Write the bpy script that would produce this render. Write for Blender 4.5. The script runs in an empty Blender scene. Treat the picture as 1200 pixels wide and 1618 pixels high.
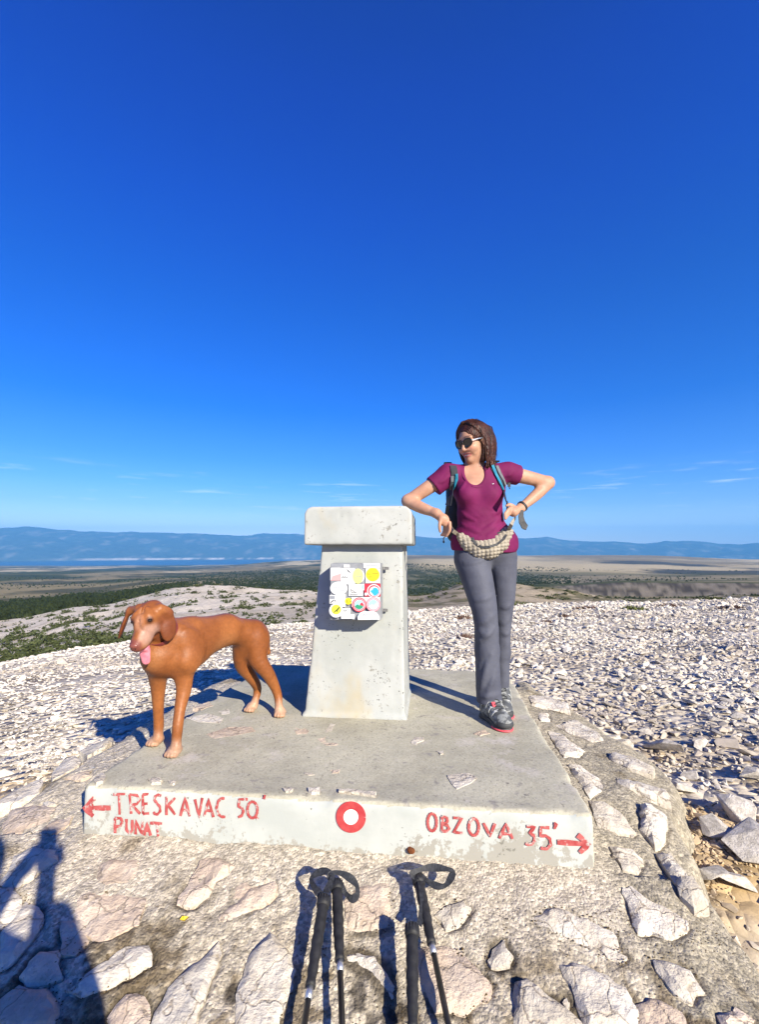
import bpy, bmesh, math, random
import numpy as np
from mathutils import Vector, Matrix
from mathutils.geometry import delaunay_2d_cdt
random.seed(7); rng = np.random.default_rng(7)
scene = bpy.context.scene
COL = scene.collection
R_ = math.radians
# ------------------------------------------------------------------ camera
CAM_H = 0.93; F_PX = 750.0; CX, CY = 600.0, 809.0; PITCH = R_(4.65)
cam_d = bpy.data.cameras.new('camera'); cam = bpy.data.objects.new('camera', cam_d); COL.objects.link(cam)
cam.location = (0, 0, CAM_H); cam.rotation_euler = (R_(90) + PITCH, 0, 0)
cam_d.sensor_fit = 'HORIZONTAL'; cam_d.sensor_width = 36; cam_d.lens = 36 * F_PX / 1200
cam_d.clip_start = 0.02; cam_d.clip_end = 150000
scene.camera = cam
# ------------------------------------------------------------------ light
L = Vector((-0.545, 0.835, -0.486)).normalized()          # the way sunlight travels
SUN_EL = math.asin(-L.z); SUN_ROT = math.atan2(-L.x, -L.y)
w = bpy.data.worlds.new('World'); scene.world = w; w.use_nodes = True
nt = w.node_tree; nt.nodes.clear()
out = nt.nodes.new('ShaderNodeOutputWorld'); bg = nt.nodes.new('ShaderNodeBackground')
sky = nt.nodes.new('ShaderNodeTexSky'); sky.sky_type = 'NISHITA'; sky.sun_disc = False
sky.sun_elevation = SUN_EL; sky.sun_rotation = SUN_ROT
sky.altitude = 540; sky.air_density = 1.0; sky.dust_density = 0.15; sky.ozone_density = 3.0
tint = nt.nodes.new('ShaderNodeValToRGB'); tsp = nt.nodes.new('ShaderNodeSeparateXYZ'); ttc = nt.nodes.new('ShaderNodeTexCoord')
nt.links.new(ttc.outputs['Generated'], tsp.inputs[0]); nt.links.new(tsp.outputs[2], tint.inputs[0])
TINT = [(0.0, (.80, .76, .84)), (.048, (.76, .74, .84)), (.09, (.40, .51, .80)), (.13, (.23, .42, .79)), (.18, (.125, .35, .79)), (.281, (.02, .268, .785)), (.459, (.002, .22, .79)), (.598, (.0, .18, .86)), (.72, (.0, .15, .84)), (1.0, (.0, .09, .50))]
tr = tint.color_ramp
for k_, (p_, c_) in enumerate(TINT):
    e = tr.elements[k_] if k_ < 2 else tr.elements.new(p_)
    e.position = p_; e.color = (*c_, 1)
tm_ = nt.nodes.new('ShaderNodeMix'); tm_.data_type = 'RGBA'; tm_.blend_type = 'MULTIPLY'; tm_.inputs['Factor'].default_value = 1
nt.links.new(sky.outputs[0], tm_.inputs['A']); nt.links.new(tint.outputs[0], tm_.inputs['B'])
# thin cirrus streaks low above the horizon
tc = nt.nodes.new('ShaderNodeTexCoord'); mp = nt.nodes.new('ShaderNodeMapping'); mp.inputs['Scale'].default_value = (5, 5, 75)
nz = nt.nodes.new('ShaderNodeTexNoise'); nz.inputs['Scale'].default_value = 1.6; nz.inputs['Detail'].default_value = 5; nz.inputs['Roughness'].default_value = .6
nt.links.new(tc.outputs['Generated'], mp.inputs[0]); nt.links.new(mp.outputs[0], nz.inputs['Vector'])
rp = nt.nodes.new('ShaderNodeMapRange'); rp.inputs[1].default_value = .57; rp.inputs[2].default_value = .8; rp.inputs[3].default_value = 0; rp.inputs[4].default_value = .45
nt.links.new(nz.outputs['Fac'], rp.inputs[0])
sp = nt.nodes.new('ShaderNodeSeparateXYZ'); nt.links.new(tc.outputs['Generated'], sp.inputs[0])
band = nt.nodes.new('ShaderNodeValToRGB'); cr = band.color_ramp
cr.elements[0].position = .05; cr.elements[0].color = (0, 0, 0, 1); cr.elements[1].position = .085; cr.elements[1].color = (1, 1, 1, 1)
e = cr.elements.new(.125); e.color = (1, 1, 1, 1); e = cr.elements.new(.17); e.color = (0, 0, 0, 1)
nt.links.new(sp.outputs[2], band.inputs[0])
mu = nt.nodes.new('ShaderNodeMath'); mu.operation = 'MULTIPLY'; nt.links.new(rp.outputs[0], mu.inputs[0]); nt.links.new(band.outputs[0], mu.inputs[1])
mx = nt.nodes.new('ShaderNodeMix'); mx.data_type = 'RGBA'
nt.links.new(mu.outputs[0], mx.inputs['Factor']); nt.links.new(tm_.outputs['Result'], mx.inputs['A']); mx.inputs['B'].default_value = (6.5, 6.8, 7.2, 1)
nt.links.new(mx.outputs['Result'], bg.inputs['Color']); bg.inputs['Strength'].default_value = 0.108
nt.links.new(bg.outputs[0], out.inputs['Surface'])
sd = bpy.data.lights.new('sun', 'SUN'); sd.energy = 5.0; sd.angle = R_(0.5); sd.color = (1.0, 0.915, 0.745)
so = bpy.data.objects.new('sun', sd); COL.objects.link(so); so.location = (20, -30, 25); so.rotation_euler = L.to_track_quat('-Z', 'Y').to_euler()
scene.view_settings.view_transform = 'Standard'; scene.view_settings.look = 'None'; scene.view_settings.gamma = 1
scene.view_settings.use_curve_mapping = False; scene.view_settings.exposure = 1.2
scene.render.engine = 'CYCLES'
scene.cycles.use_denoising = True; scene.cycles.max_bounces = 6; scene.cycles.diffuse_bounces = 3
scene.cycles.use_fast_gi = False
# ------------------------------------------------------------------ helpers
cp, sp_ = math.cos(PITCH), math.sin(PITCH)
def ray(u, v):
    x = (u - CX) / F_PX; y = -(v - CY) / F_PX
    return np.array((x, cp - y * sp_, sp_ + y * cp))
CAM = np.array((0, 0, CAM_H))
def V(u, v, Y):
    d = ray(u, v); return CAM + d * (Y / d[1])
def P(u, v, z=0.0):
    d = ray(u, v); return CAM + d * ((z - CAM_H) / d[2])
def _hash(i, j, k, s):
    h = (i * 374761393 + j * 668265263 + k * 2147483647 + s * 974634777) & 0xFFFFFFFF
    h = ((h ^ (h >> 13)) * 1274126177) & 0xFFFFFFFF
    h = ((h ^ (h >> 16)) * 2246822519) & 0xFFFFFFFF
    return ((h ^ (h >> 15)) & 0xFFFFFF) / float(0xFFFFFF)
def vnoise(x, y, z=0.0, s=0):
    x, y, z = np.broadcast_arrays(np.asarray(x, float), np.asarray(y, float), np.asarray(z, float))
    i, j, k = np.floor(x).astype(np.int64), np.floor(y).astype(np.int64), np.floor(z).astype(np.int64)
    fx, fy, fz = x - i, y - j, z - k
    fx, fy, fz = [t * t * (3 - 2 * t) for t in (fx, fy, fz)]
    r = 0
    for a in (0, 1):
        for b in (0, 1):
            for c in (0, 1):
                r = r + _hash(i + a, j + b, k + c, s) * (fx if a else 1 - fx) * (fy if b else 1 - fy) * (fz if c else 1 - fz)
    return r * 2 - 1
def fbm(x, y, z=0.0, s=0, o=4, g=.5):
    r = 0; a = 1; t = 0
    for n in range(o):
        r = r + a * vnoise(np.asarray(x) * 2 ** n, np.asarray(y) * 2 ** n, np.asarray(z) * 2 ** n, s + n); t += a; a *= g
    return r / t
def sst(a, b, x):
    t = np.clip((np.asarray(x, float) - a) / (b - a), 0, 1); return t * t * (3 - 2 * t)
def tag(o, label=None, cat=None, group=None, kind=None):
    if label: o['label'] = label
    if cat: o['category'] = cat
    if group: o['group'] = group
    if kind: o['kind'] = kind
    return o
def empty(name, loc, label, cat, group=None):
    o = bpy.data.objects.new(name, None); COL.objects.link(o); o.location = loc; o.empty_display_size = .1
    return tag(o, label, cat, group)
def mesh_np(name, verts, faces, mats, parent=None, smooth=True, cols=None, slots=None, origin=None):
    """verts (N,3) in world space; faces (M,k) int array or list of lists"""
    verts = np.asarray(verts, float)
    if parent is not None: off = np.array(base_of(parent))
    elif origin is not None: off = np.array(origin, float)
    else: off = np.zeros(3)
    vl = verts - off
    me = bpy.data.meshes.new(name)
    if isinstance(faces, np.ndarray) and faces.ndim == 2:
        m, k = faces.shape
        me.vertices.add(len(vl)); me.vertices.foreach_set('co', vl.astype(np.float32).ravel())
        me.loops.add(m * k); me.loops.foreach_set('vertex_index', faces.astype(np.int32).ravel())
        me.polygons.add(m); me.polygons.foreach_set('loop_start', np.arange(0, m * k, k, dtype=np.int32))
        me.update(calc_edges=True)
    else:
        me.from_pydata([tuple(v) for v in vl], [], [tuple(int(i) for i in f) for f in faces]); me.update()
    if not isinstance(mats, (list, tuple)): mats = [mats]
    for m_ in mats: me.materials.append(m_)
    if slots is not None: me.polygons.foreach_set('material_index', np.asarray(slots, np.int32))
    me.polygons.foreach_set('use_smooth', np.full(len(me.polygons), bool(smooth)))
    if cols is not None:
        a = me.color_attributes.new('Col', 'FLOAT_COLOR', 'POINT')
        c = np.ones((len(vl), 4), np.float32); c[:, :3] = cols; a.data.foreach_set('color', c.ravel())
    me.validate(); me.update()
    o = bpy.data.objects.new(name, me); COL.objects.link(o)
    if parent is not None: o.parent = parent
    elif origin is not None: o.location = origin
    return o
def base_of(p):
    b = Vector((0, 0, 0))
    while p is not None: b = b + p.location; p = p.parent
    return b
class MB:
    def __init__(s): s.v = []; s.f = []
    def add(s, v, f):
        n = len(s.v); s.v += [tuple(p) for p in v]; s.f += [[i + n for i in q] for q in f]
    def tube(s, pts, rad, n=10, cap=True):
        pts = [np.array(p, float) for p in pts]
        if not hasattr(rad, '__len__'): rad = [rad] * len(pts)
        rings = []; up = None
        for i, p in enumerate(pts):
            t = pts[min(i + 1, len(pts) - 1)] - pts[max(i - 1, 0)]; t = t / (np.linalg.norm(t) + 1e-12)
            if up is None: up = np.array((0, 0, 1.)) if abs(t[2]) < .9 else np.array((1., 0, 0))
            a = np.cross(t, up); a /= np.linalg.norm(a) + 1e-12; b = np.cross(a, t); up = b
            rings.append([p + rad[i] * (math.cos(q) * a + math.sin(q) * b) for q in np.linspace(0, 2 * math.pi, n, endpoint=False)])
        v = [q for r in rings for q in r]; f = []
        for i in range(len(pts) - 1):
            for k in range(n): f.append([i * n + k, i * n + (k + 1) % n, (i + 1) * n + (k + 1) % n, (i + 1) * n + k])
        if cap: f.append(list(range(n))[::-1]); f.append([(len(pts) - 1) * n + k for k in range(n)])
        s.add(v, f); return s
    def ribbon(s, pts, nrm, wid, th):
        """flat band: nrm = surface normals, wid half width(s), th thickness"""
        pts = [np.array(p, float) for p in pts]; k = len(pts)
        if not hasattr(wid, '__len__'): wid = [wid] * k
        nrm = [np.array(n_, float) / np.linalg.norm(n_) for n_ in nrm] if hasattr(nrm[0], '__len__') else [np.array(nrm, float)] * k
        v = []
        for i, p in enumerate(pts):
            t = pts[min(i + 1, k - 1)] - pts[max(i - 1, 0)]; t /= np.linalg.norm(t) + 1e-12
            sd_ = np.cross(t, nrm[i]); sd_ /= np.linalg.norm(sd_) + 1e-12
            for a, b in ((-1, 0), (1, 0), (1, 1), (-1, 1)): v.append(p + sd_ * wid[i] * a + nrm[i] * th * b)
        f = [[0, 3, 2, 1], [4 * k - 4, 4 * k - 3, 4 * k - 2, 4 * k - 1]]
        for i in range(k - 1):
            for a in range(4): f.append([4 * i + a, 4 * i + (a + 1) % 4, 4 * i + 4 + (a + 1) % 4, 4 * i + 4 + a])
        s.add(v, f); return s
    def box(s, c, h, ax=None):
        ax = np.eye(3) if ax is None else np.array(ax, float)
        v = [np.array(c) + sum(ax[k] * h[k] * q for k, q in enumerate((x, y, z))) for z in (-1, 1) for y in (-1, 1) for x in (-1, 1)]
        s.add(v, [[0, 2, 3, 1], [4, 5, 7, 6], [0, 1, 5, 4], [2, 6, 7, 3], [0, 4, 6, 2], [1, 3, 7, 5]]); return s
    def ball(s, c, r, n=10, ax=None):
        r = np.array([r] * 3 if not hasattr(r, '__len__') else r, float); ax = np.eye(3) if ax is None else np.array(ax, float)
        v = []; f = []
        for i in range(n + 1):
            for k in range(2 * n):
                a = math.pi * i / n; b = math.pi * k / n
                q = np.array((math.sin(a) * math.cos(b), math.sin(a) * math.sin(b), math.cos(a))) * r
                v.append(np.array(c) + q @ ax)
        for i in range(n):
            for k in range(2 * n): f.append([i * 2 * n + k, (i + 1) * 2 * n + k, (i + 1) * 2 * n + (k + 1) % (2 * n), i * 2 * n + (k + 1) % (2 * n)])
        s.add(v, f); return s
    def build(s, name, mats, parent=None, smooth=False, bevel=0, origin=None):
        o = mesh_np(name, np.array(s.v), s.f, mats, parent, smooth, origin=origin)
        bm = bmesh.new(); bm.from_mesh(o.data); bmesh.ops.remove_doubles(bm, verts=bm.verts, dist=1e-6)
        bmesh.ops.recalc_face_normals(bm, faces=bm.faces)
        if bevel: bmesh.ops.bevel(bm, geom=[e_ for e_ in bm.edges if len(e_.link_faces) == 2 and e_.calc_face_angle(0) > .5], offset=bevel, segments=2, affect='EDGES')
        bm.to_mesh(o.data); bm.free()
        o.data.polygons.foreach_set('use_smooth', np.full(len(o.data.polygons), bool(smooth)))
        return o
# ---- signed distance fields meshed with surface nets
class SDF:
    def __init__(s, lo, hi, h):
        s.lo = np.array(lo, float); s.h = h
        s.n = np.ceil((np.array(hi) - s.lo) / h).astype(int) + 1
        s.F = np.full(s.n, 10.0, np.float32)
    def _blk(s, lo, hi):
        a = np.clip(np.floor((np.array(lo) - s.lo) / s.h).astype(int), 0, s.n); b = np.clip(np.ceil((np.array(hi) - s.lo) / s.h).astype(int) + 1, 0, s.n)
        sl = tuple(slice(a[k], b[k]) for k in range(3))
        ax = [(s.lo[k] + s.h * np.arange(a[k], b[k])).astype(np.float32) for k in range(3)]
        return sl, ax[0][:, None, None], ax[1][None, :, None], ax[2][None, None, :]
    def _put(s, sl, d, k, op):
        A = s.F[sl]
        if A.size == 0: return
        if op == 'u':
            if k > 0: hh = np.maximum(k - np.abs(A - d), 0) / k; s.F[sl] = np.minimum(A, d) - hh * hh * k * .25
            else: s.F[sl] = np.minimum(A, d)
        else:
            d = -d
            if k > 0: hh = np.maximum(k - np.abs(A - d), 0) / k; s.F[sl] = np.maximum(A, d) + hh * hh * k * .25
            else: s.F[sl] = np.maximum(A, d)
    def cap(s, a, b, ra, rb=None, k=.02, op='u'):
        rb = ra if rb is None else rb; a = np.array(a, float); b = np.array(b, float); m = max(ra, rb) + k + 4 * s.h
        sl, X, Y, Z = s._blk(np.minimum(a, b) - m, np.maximum(a, b) + m)
        ba = b - a; q = float(ba @ ba) + 1e-12
        px, py, pz = X - a[0], Y - a[1], Z - a[2]
        t = np.clip((px * ba[0] + py * ba[1] + pz * ba[2]) / q, 0, 1)
        d = np.sqrt((px - ba[0] * t) ** 2 + (py - ba[1] * t) ** 2 + (pz - ba[2] * t) ** 2) - (ra + (rb - ra) * t)
        s._put(sl, d, k, op); return s
    def chain(s, pts, rad, k=.02, sub=4):
        """a limb along a smooth curve through the points: one distance, so no bulges at its joints"""
        pts = np.array(pts, float); rad = np.array(rad, float); n = len(pts); cp_ = []; cr_ = []
        for i in range(n - 1):
            p0, p1, p2, p3 = pts[max(i - 1, 0)], pts[i], pts[i + 1], pts[min(i + 2, n - 1)]; r0, r1, r2, r3 = rad[max(i - 1, 0)], rad[i], rad[i + 1], rad[min(i + 2, n - 1)]
            for j in range(sub):
                t = j / sub; w_ = (-.5 * t ** 3 + t * t - .5 * t, 1.5 * t ** 3 - 2.5 * t * t + 1, -1.5 * t ** 3 + 2 * t * t + .5 * t, .5 * t ** 3 - .5 * t * t)
                cp_.append(p0 * w_[0] + p1 * w_[1] + p2 * w_[2] + p3 * w_[3]); cr_.append(max(.3 * min(r1, r2), r0 * w_[0] + r1 * w_[1] + r2 * w_[2] + r3 * w_[3]))
        cp_.append(pts[-1]); cr_.append(rad[-1]); m = max(cr_) + k + 4 * s.h
        sl, X, Y, Z = s._blk(np.min(cp_, 0) - m, np.max(cp_, 0) + m); D = None
        for i in range(len(cp_) - 1):
            a = cp_[i]; ba = cp_[i + 1] - a; q = float(ba @ ba) + 1e-12; px, py, pz = X - a[0], Y - a[1], Z - a[2]
            t = np.clip((px * ba[0] + py * ba[1] + pz * ba[2]) / q, 0, 1); d = np.sqrt((px - ba[0] * t) ** 2 + (py - ba[1] * t) ** 2 + (pz - ba[2] * t) ** 2) - (cr_[i] + (cr_[i + 1] - cr_[i]) * t)
            D = d if D is None else np.minimum(D, d)
        if D.size: s._put(sl, D, k, 'u')
        return s
    def fold(s, a, b, r, k=.02, sag=2):
        """a soft cloth fold lying on the surface between two picture points"""
        P_ = []
        for t in (0, .25, .5, .75, 1):
            p = s.hit(a[0] + (b[0] - a[0]) * t, a[1] + (b[1] - a[1]) * t + sag * 4 * t * (1 - t)); P_.append(p - s.grad(p) * r * .5)
        s.chain(P_, [r * .5, r * .9, r, r * .85, r * .4], k, 2); return s
    def ell(s, c, r, ax=None, k=.02, op='u'):
        c = np.array(c, float); r = np.array([r] * 3 if not hasattr(r, '__len__') else r, float)
        ax = np.eye(3) if ax is None else np.array(ax, float); m = max(r) + k + 4 * s.h
        sl, X, Y, Z = s._blk(c - m, c + m); px, py, pz = X - c[0], Y - c[1], Z - c[2]
        q = [px * ax[i][0] + py * ax[i][1] + pz * ax[i][2] for i in range(3)]
        k0 = np.sqrt(sum((q[i] / r[i]) ** 2 for i in range(3))); k1 = np.sqrt(sum((q[i] / r[i] ** 2) ** 2 for i in range(3))) + 1e-9
        s._put(sl, k0 * (k0 - 1) / k1, k, op); return s
    def rbox(s, c, hsz, rad, ax=None, k=0, op='u'):
        c = np.array(c, float); ax = np.eye(3) if ax is None else np.array(ax, float); m = np.linalg.norm(hsz) + k + 4 * s.h
        sl, X, Y, Z = s._blk(c - m, c + m); px, py, pz = X - c[0], Y - c[1], Z - c[2]
        q = [np.abs(px * ax[i][0] + py * ax[i][1] + pz * ax[i][2]) - (hsz[i] - rad) for i in range(3)]
        d = np.sqrt(sum(np.maximum(t, 0) ** 2 for t in q)) + np.minimum(np.maximum(np.maximum(q[0], q[1]), q[2]), 0) - rad
        s._put(sl, d, k, op); return s
    def plane(s, p, n_, k=0):
        """cut away the side the normal points to"""
        n_ = np.array(n_, float) / np.linalg.norm(n_)
        sl, X, Y, Z = s._blk(s.lo, s.lo + s.h * s.n); d = (X - p[0]) * n_[0] + (Y - p[1]) * n_[1] + (Z - p[2]) * n_[2]
        s._put(sl, -d, k, 's'); return s
    def pts(s, band=3):
        idx = np.argwhere(np.abs(s.F) < band * s.h); return idx, s.lo + idx * s.h
    def warp(s, fn, band=4):
        idx, p = s.pts(band)
        s.F[idx[:, 0], idx[:, 1], idx[:, 2]] += fn(p).astype(np.float32); return s
    def val(s, p):
        i = np.clip(np.round((np.array(p) - s.lo) / s.h).astype(int), 0, s.n - 1); return s.F[tuple(i)]
    def hit(s, u, v, Y0=1.5, Y1=3.3):
        d = ray(u, v); d = d / d[1]
        for Y in np.arange(Y0, Y1, .003):
            p = CAM + d * Y
            if ((p > s.lo) & (p < s.lo + s.h * (s.n - 1))).all() and s.val(p) < 0: return p
        return CAM + d * 2.65
    def grad(s, p):
        g = np.array([s.val(p + np.eye(3)[k] * 2 * s.h) - s.val(p - np.eye(3)[k] * 2 * s.h) for k in range(3)]); return g / (np.linalg.norm(g) + 1e-9)
    def mesh(s):
        F = np.pad(s.F, 1, constant_values=1.0); n = F.shape; ins = F < 0
        st = np.zeros(tuple(k - 1 for k in n), np.int8)
        cs = [(a, b, c) for a in (0, 1) for b in (0, 1) for c in (0, 1)]
        for a, b, c in cs: st += ins[a:n[0] - 1 + a, b:n[1] - 1 + b, c:n[2] - 1 + c]
        act = np.argwhere((st > 0) & (st < 8)); vid = np.full(st.shape, -1, np.int32); vid[act[:, 0], act[:, 1], act[:, 2]] = np.arange(len(act))
        g = {c: F[act[:, 0] + c[0], act[:, 1] + c[1], act[:, 2] + c[2]].astype(float) for c in cs}
        S = np.zeros((len(act), 3)); N = np.zeros(len(act))
        for c in cs:
            for k in range(3):
                if c[k]: continue
                c2 = tuple(1 if i == k else c[i] for i in range(3)); a, b = g[c], g[c2]; m = (a < 0) != (b < 0)
                t = np.where(m, a / np.where(m, a - b, 1), 0); q = np.repeat(np.array(c, float)[None], len(act), 0); q[:, k] += t
                S += q * m[:, None]; N += m
        verts = s.lo + (act + S / N[:, None] - 1) * s.h
        quads = []
        for k in range(3):
            a, b = [i for i in range(3) if i != k]
            i0 = [slice(None)] * 3; i1 = [slice(None)] * 3; i0[k] = slice(0, -1); i1[k] = slice(1, None)
            e_ = np.argwhere(ins[tuple(i0)] != ins[tuple(i1)])
            inside = ins[e_[:, 0], e_[:, 1], e_[:, 2]]
            def cell(da, db):
                q = e_.copy(); q[:, a] -= da; q[:, b] -= db; return vid[q[:, 0], q[:, 1], q[:, 2]]
            Q = np.stack([cell(1, 1), cell(0, 1), cell(0, 0), cell(1, 0)], 1)
            flip = ~inside if k != 1 else inside
            Q[flip] = Q[flip][:, ::-1]; quads.append(Q)
        return verts, np.concatenate(quads)
# ---- materials
def mat(name, c1, c2=None, scale=8, detail=4, rough=.8, bump=0., bscale=None, spec=.3, attr=False, c3=None, lo=.35, hi=.65, objrand=0., bdist=.01, metal=0, sss=0., coord='Object', rgh=.6):
    m = bpy.data.materials.new(name); m.use_nodes = True; t = m.node_tree; n = t.nodes; b = n['Principled BSDF']
    b.inputs['Roughness'].default_value = rough; b.inputs['Specular IOR Level'].default_value = spec; b.inputs['Metallic'].default_value = metal
    if sss: b.inputs['Subsurface Weight'].default_value = sss; b.inputs['Subsurface Radius'].default_value = (.012, .005, .003); b.inputs['Subsurface Scale'].default_value = 1
    tcn = n.new('ShaderNodeTexCoord'); cur = None
    def noise(sc, d=detail, rr=rgh):
        q = n.new('ShaderNodeTexNoise'); q.inputs['Scale'].default_value = sc; q.inputs['Detail'].default_value = d; q.inputs['Roughness'].default_value = rr
        t.links.new(tcn.outputs[coord], q.inputs['Vector']); return q
    def mixc(fac, A, B, typ='MIX'):
        q = n.new('ShaderNodeMix'); q.data_type = 'RGBA'; q.blend_type = typ
        for s_, v_ in (('Factor', fac), ('A', A), ('B', B)):
            if isinstance(v_, bpy.types.NodeSocket): t.links.new(v_, q.inputs[s_])
            else: q.inputs[s_].default_value = v_ if s_ == 'Factor' else (*v_, 1)
        return q.outputs['Result']
    def rng_(sock, a, b_):
        q = n.new('ShaderNodeMapRange'); q.interpolation_type = 'SMOOTHSTEP'; t.links.new(sock, q.inputs[0]); q.inputs[1].default_value = a; q.inputs[2].default_value = b_
        return q.outputs[0]
    m['_'] = 0
    if attr:
        a = n.new('ShaderNodeAttribute'); a.attribute_name = 'Col'; cur = a.outputs['Color']
        if c2 is not None: cur = mixc(1., cur, mixc(rng_(noise(scale).outputs['Fac'], lo, hi), c1, c2), 'MULTIPLY')
    elif c2 is not None:
        cur = mixc(rng_(noise(scale).outputs['Fac'], lo, hi), c1, c2)
    else: cur = None; b.inputs['Base Color'].default_value = (*c1, 1)
    if c3 is not None and cur is not None:
        cur = mixc(rng_(noise(scale * 5.3, 3).outputs['Fac'], .6, .72), cur, c3)
    if objrand and cur is not None:
        oi = n.new('ShaderNodeObjectInfo'); mr = n.new('ShaderNodeMapRange'); t.links.new(oi.outputs['Random'], mr.inputs[0]); mr.inputs[3].default_value = 1 - objrand; mr.inputs[4].default_value = 1 + objrand
        vv = n.new('ShaderNodeCombineColor'); [t.links.new(mr.outputs[0], vv.inputs[i]) for i in range(3)]
        cur = mixc(1., cur, vv.outputs[0], 'MULTIPLY')
    if cur is not None: t.links.new(cur, b.inputs['Base Color'])
    if bump:
        bp = n.new('ShaderNodeBump'); bp.inputs['Strength'].default_value = bump; bp.inputs['Distance'].default_value = bdist
        t.links.new(noise(bscale or scale * 3, 6, .65).outputs['Fac'], bp.inputs['Height']); t.links.new(bp.outputs[0], b.inputs['Normal'])
    del m['_']
    m['_n'] = 1; del m['_n']
    return m
def add_layer(m, color, scale, a, b, coord='Object', detail=4, stretch=None):
    """one more noise-masked colour on top of a material"""
    t = m.node_tree; n = t.nodes; bs = n['Principled BSDF']; inp = bs.inputs['Base Color']
    q = n.new('ShaderNodeMix'); q.data_type = 'RGBA'
    if inp.is_linked: t.links.new(inp.links[0].from_socket, q.inputs['A'])
    else: q.inputs['A'].default_value = inp.default_value
    q.inputs['B'].default_value = (*color, 1)
    tcn = n.new('ShaderNodeTexCoord'); z = n.new('ShaderNodeTexNoise'); z.inputs['Scale'].default_value = scale; z.inputs['Detail'].default_value = detail; z.inputs['Roughness'].default_value = .65
    src = tcn.outputs[coord]
    mpn = n.new('ShaderNodeMapping'); mpn.inputs['Scale'].default_value = stretch or (1, 1, 1); mpn.inputs['Location'].default_value = (random.random() * 9, random.random() * 9, random.random() * 9)
    t.links.new(src, mpn.inputs[0]); t.links.new(mpn.outputs[0], z.inputs['Vector'])
    r = n.new('ShaderNodeMapRange'); r.interpolation_type = 'SMOOTHSTEP'; t.links.new(z.outputs['Fac'], r.inputs[0]); r.inputs[1].default_value = a; r.inputs[2].default_value = b
    t.links.new(r.outputs[0], q.inputs['Factor']); t.links.new(q.outputs['Result'], inp); return m
def _nodes(m): t = m.node_tree; return t, t.nodes, t.nodes['Principled BSDF']
def add_voro(m, scale, lo, hi, bump=0., dist=.004, coord='Object'):
    """grain: every cell of a Voronoi pattern its own tone, with relief"""
    t, n, b = _nodes(m); inp = b.inputs['Base Color']; tcn = n.new('ShaderNodeTexCoord'); v = n.new('ShaderNodeTexVoronoi'); v.inputs['Scale'].default_value = scale; t.links.new(tcn.outputs[coord], v.inputs['Vector'])
    sp3 = n.new('ShaderNodeSeparateColor'); t.links.new(v.outputs['Color'], sp3.inputs[0]); r = n.new('ShaderNodeMapRange'); t.links.new(sp3.outputs[0], r.inputs[0]); r.inputs[3].default_value = lo; r.inputs[4].default_value = hi
    q = n.new('ShaderNodeMix'); q.data_type = 'RGBA'; q.blend_type = 'MULTIPLY'; q.inputs['Factor'].default_value = 1; t.links.new(inp.links[0].from_socket, q.inputs['A']); cc = n.new('ShaderNodeCombineColor'); [t.links.new(r.outputs[0], cc.inputs[i]) for i in range(3)]
    t.links.new(cc.outputs[0], q.inputs['B']); t.links.new(q.outputs['Result'], inp)
    if bump:
        bp = n.new('ShaderNodeBump'); bp.inputs['Strength'].default_value = bump; bp.inputs['Distance'].default_value = dist; bp.invert = True; t.links.new(v.outputs['Distance'], bp.inputs['Height'])
        if b.inputs['Normal'].is_linked: t.links.new(b.inputs['Normal'].links[0].from_socket, bp.inputs['Normal'])
        t.links.new(bp.outputs[0], b.inputs['Normal'])
    return m
def add_speck(m, color, s1, s2, a, b_, k=.6, coord='Object'):
    """specks of scale s1 gathered in patches of scale s2"""
    t, n, b = _nodes(m); inp = b.inputs['Base Color']; tcn = n.new('ShaderNodeTexCoord'); z = []
    for sc in (s1, s2):
        q = n.new('ShaderNodeTexNoise'); q.inputs['Scale'].default_value = sc; q.inputs['Detail'].default_value = 5; q.inputs['Roughness'].default_value = .65; t.links.new(tcn.outputs[coord], q.inputs['Vector']); z.append(q.outputs['Fac'])
    ma = n.new('ShaderNodeMath'); ma.operation = 'MULTIPLY_ADD'; t.links.new(z[1], ma.inputs[0]); ma.inputs[1].default_value = k; t.links.new(z[0], ma.inputs[2])
    r = n.new('ShaderNodeMapRange'); r.interpolation_type = 'SMOOTHSTEP'; t.links.new(ma.outputs[0], r.inputs[0]); r.inputs[1].default_value = a; r.inputs[2].default_value = b_
    q = n.new('ShaderNodeMix'); q.data_type = 'RGBA'; t.links.new(inp.links[0].from_socket, q.inputs['A']); q.inputs['B'].default_value = (*color, 1); t.links.new(r.outputs[0], q.inputs['Factor']); t.links.new(q.outputs['Result'], inp); return m
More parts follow.
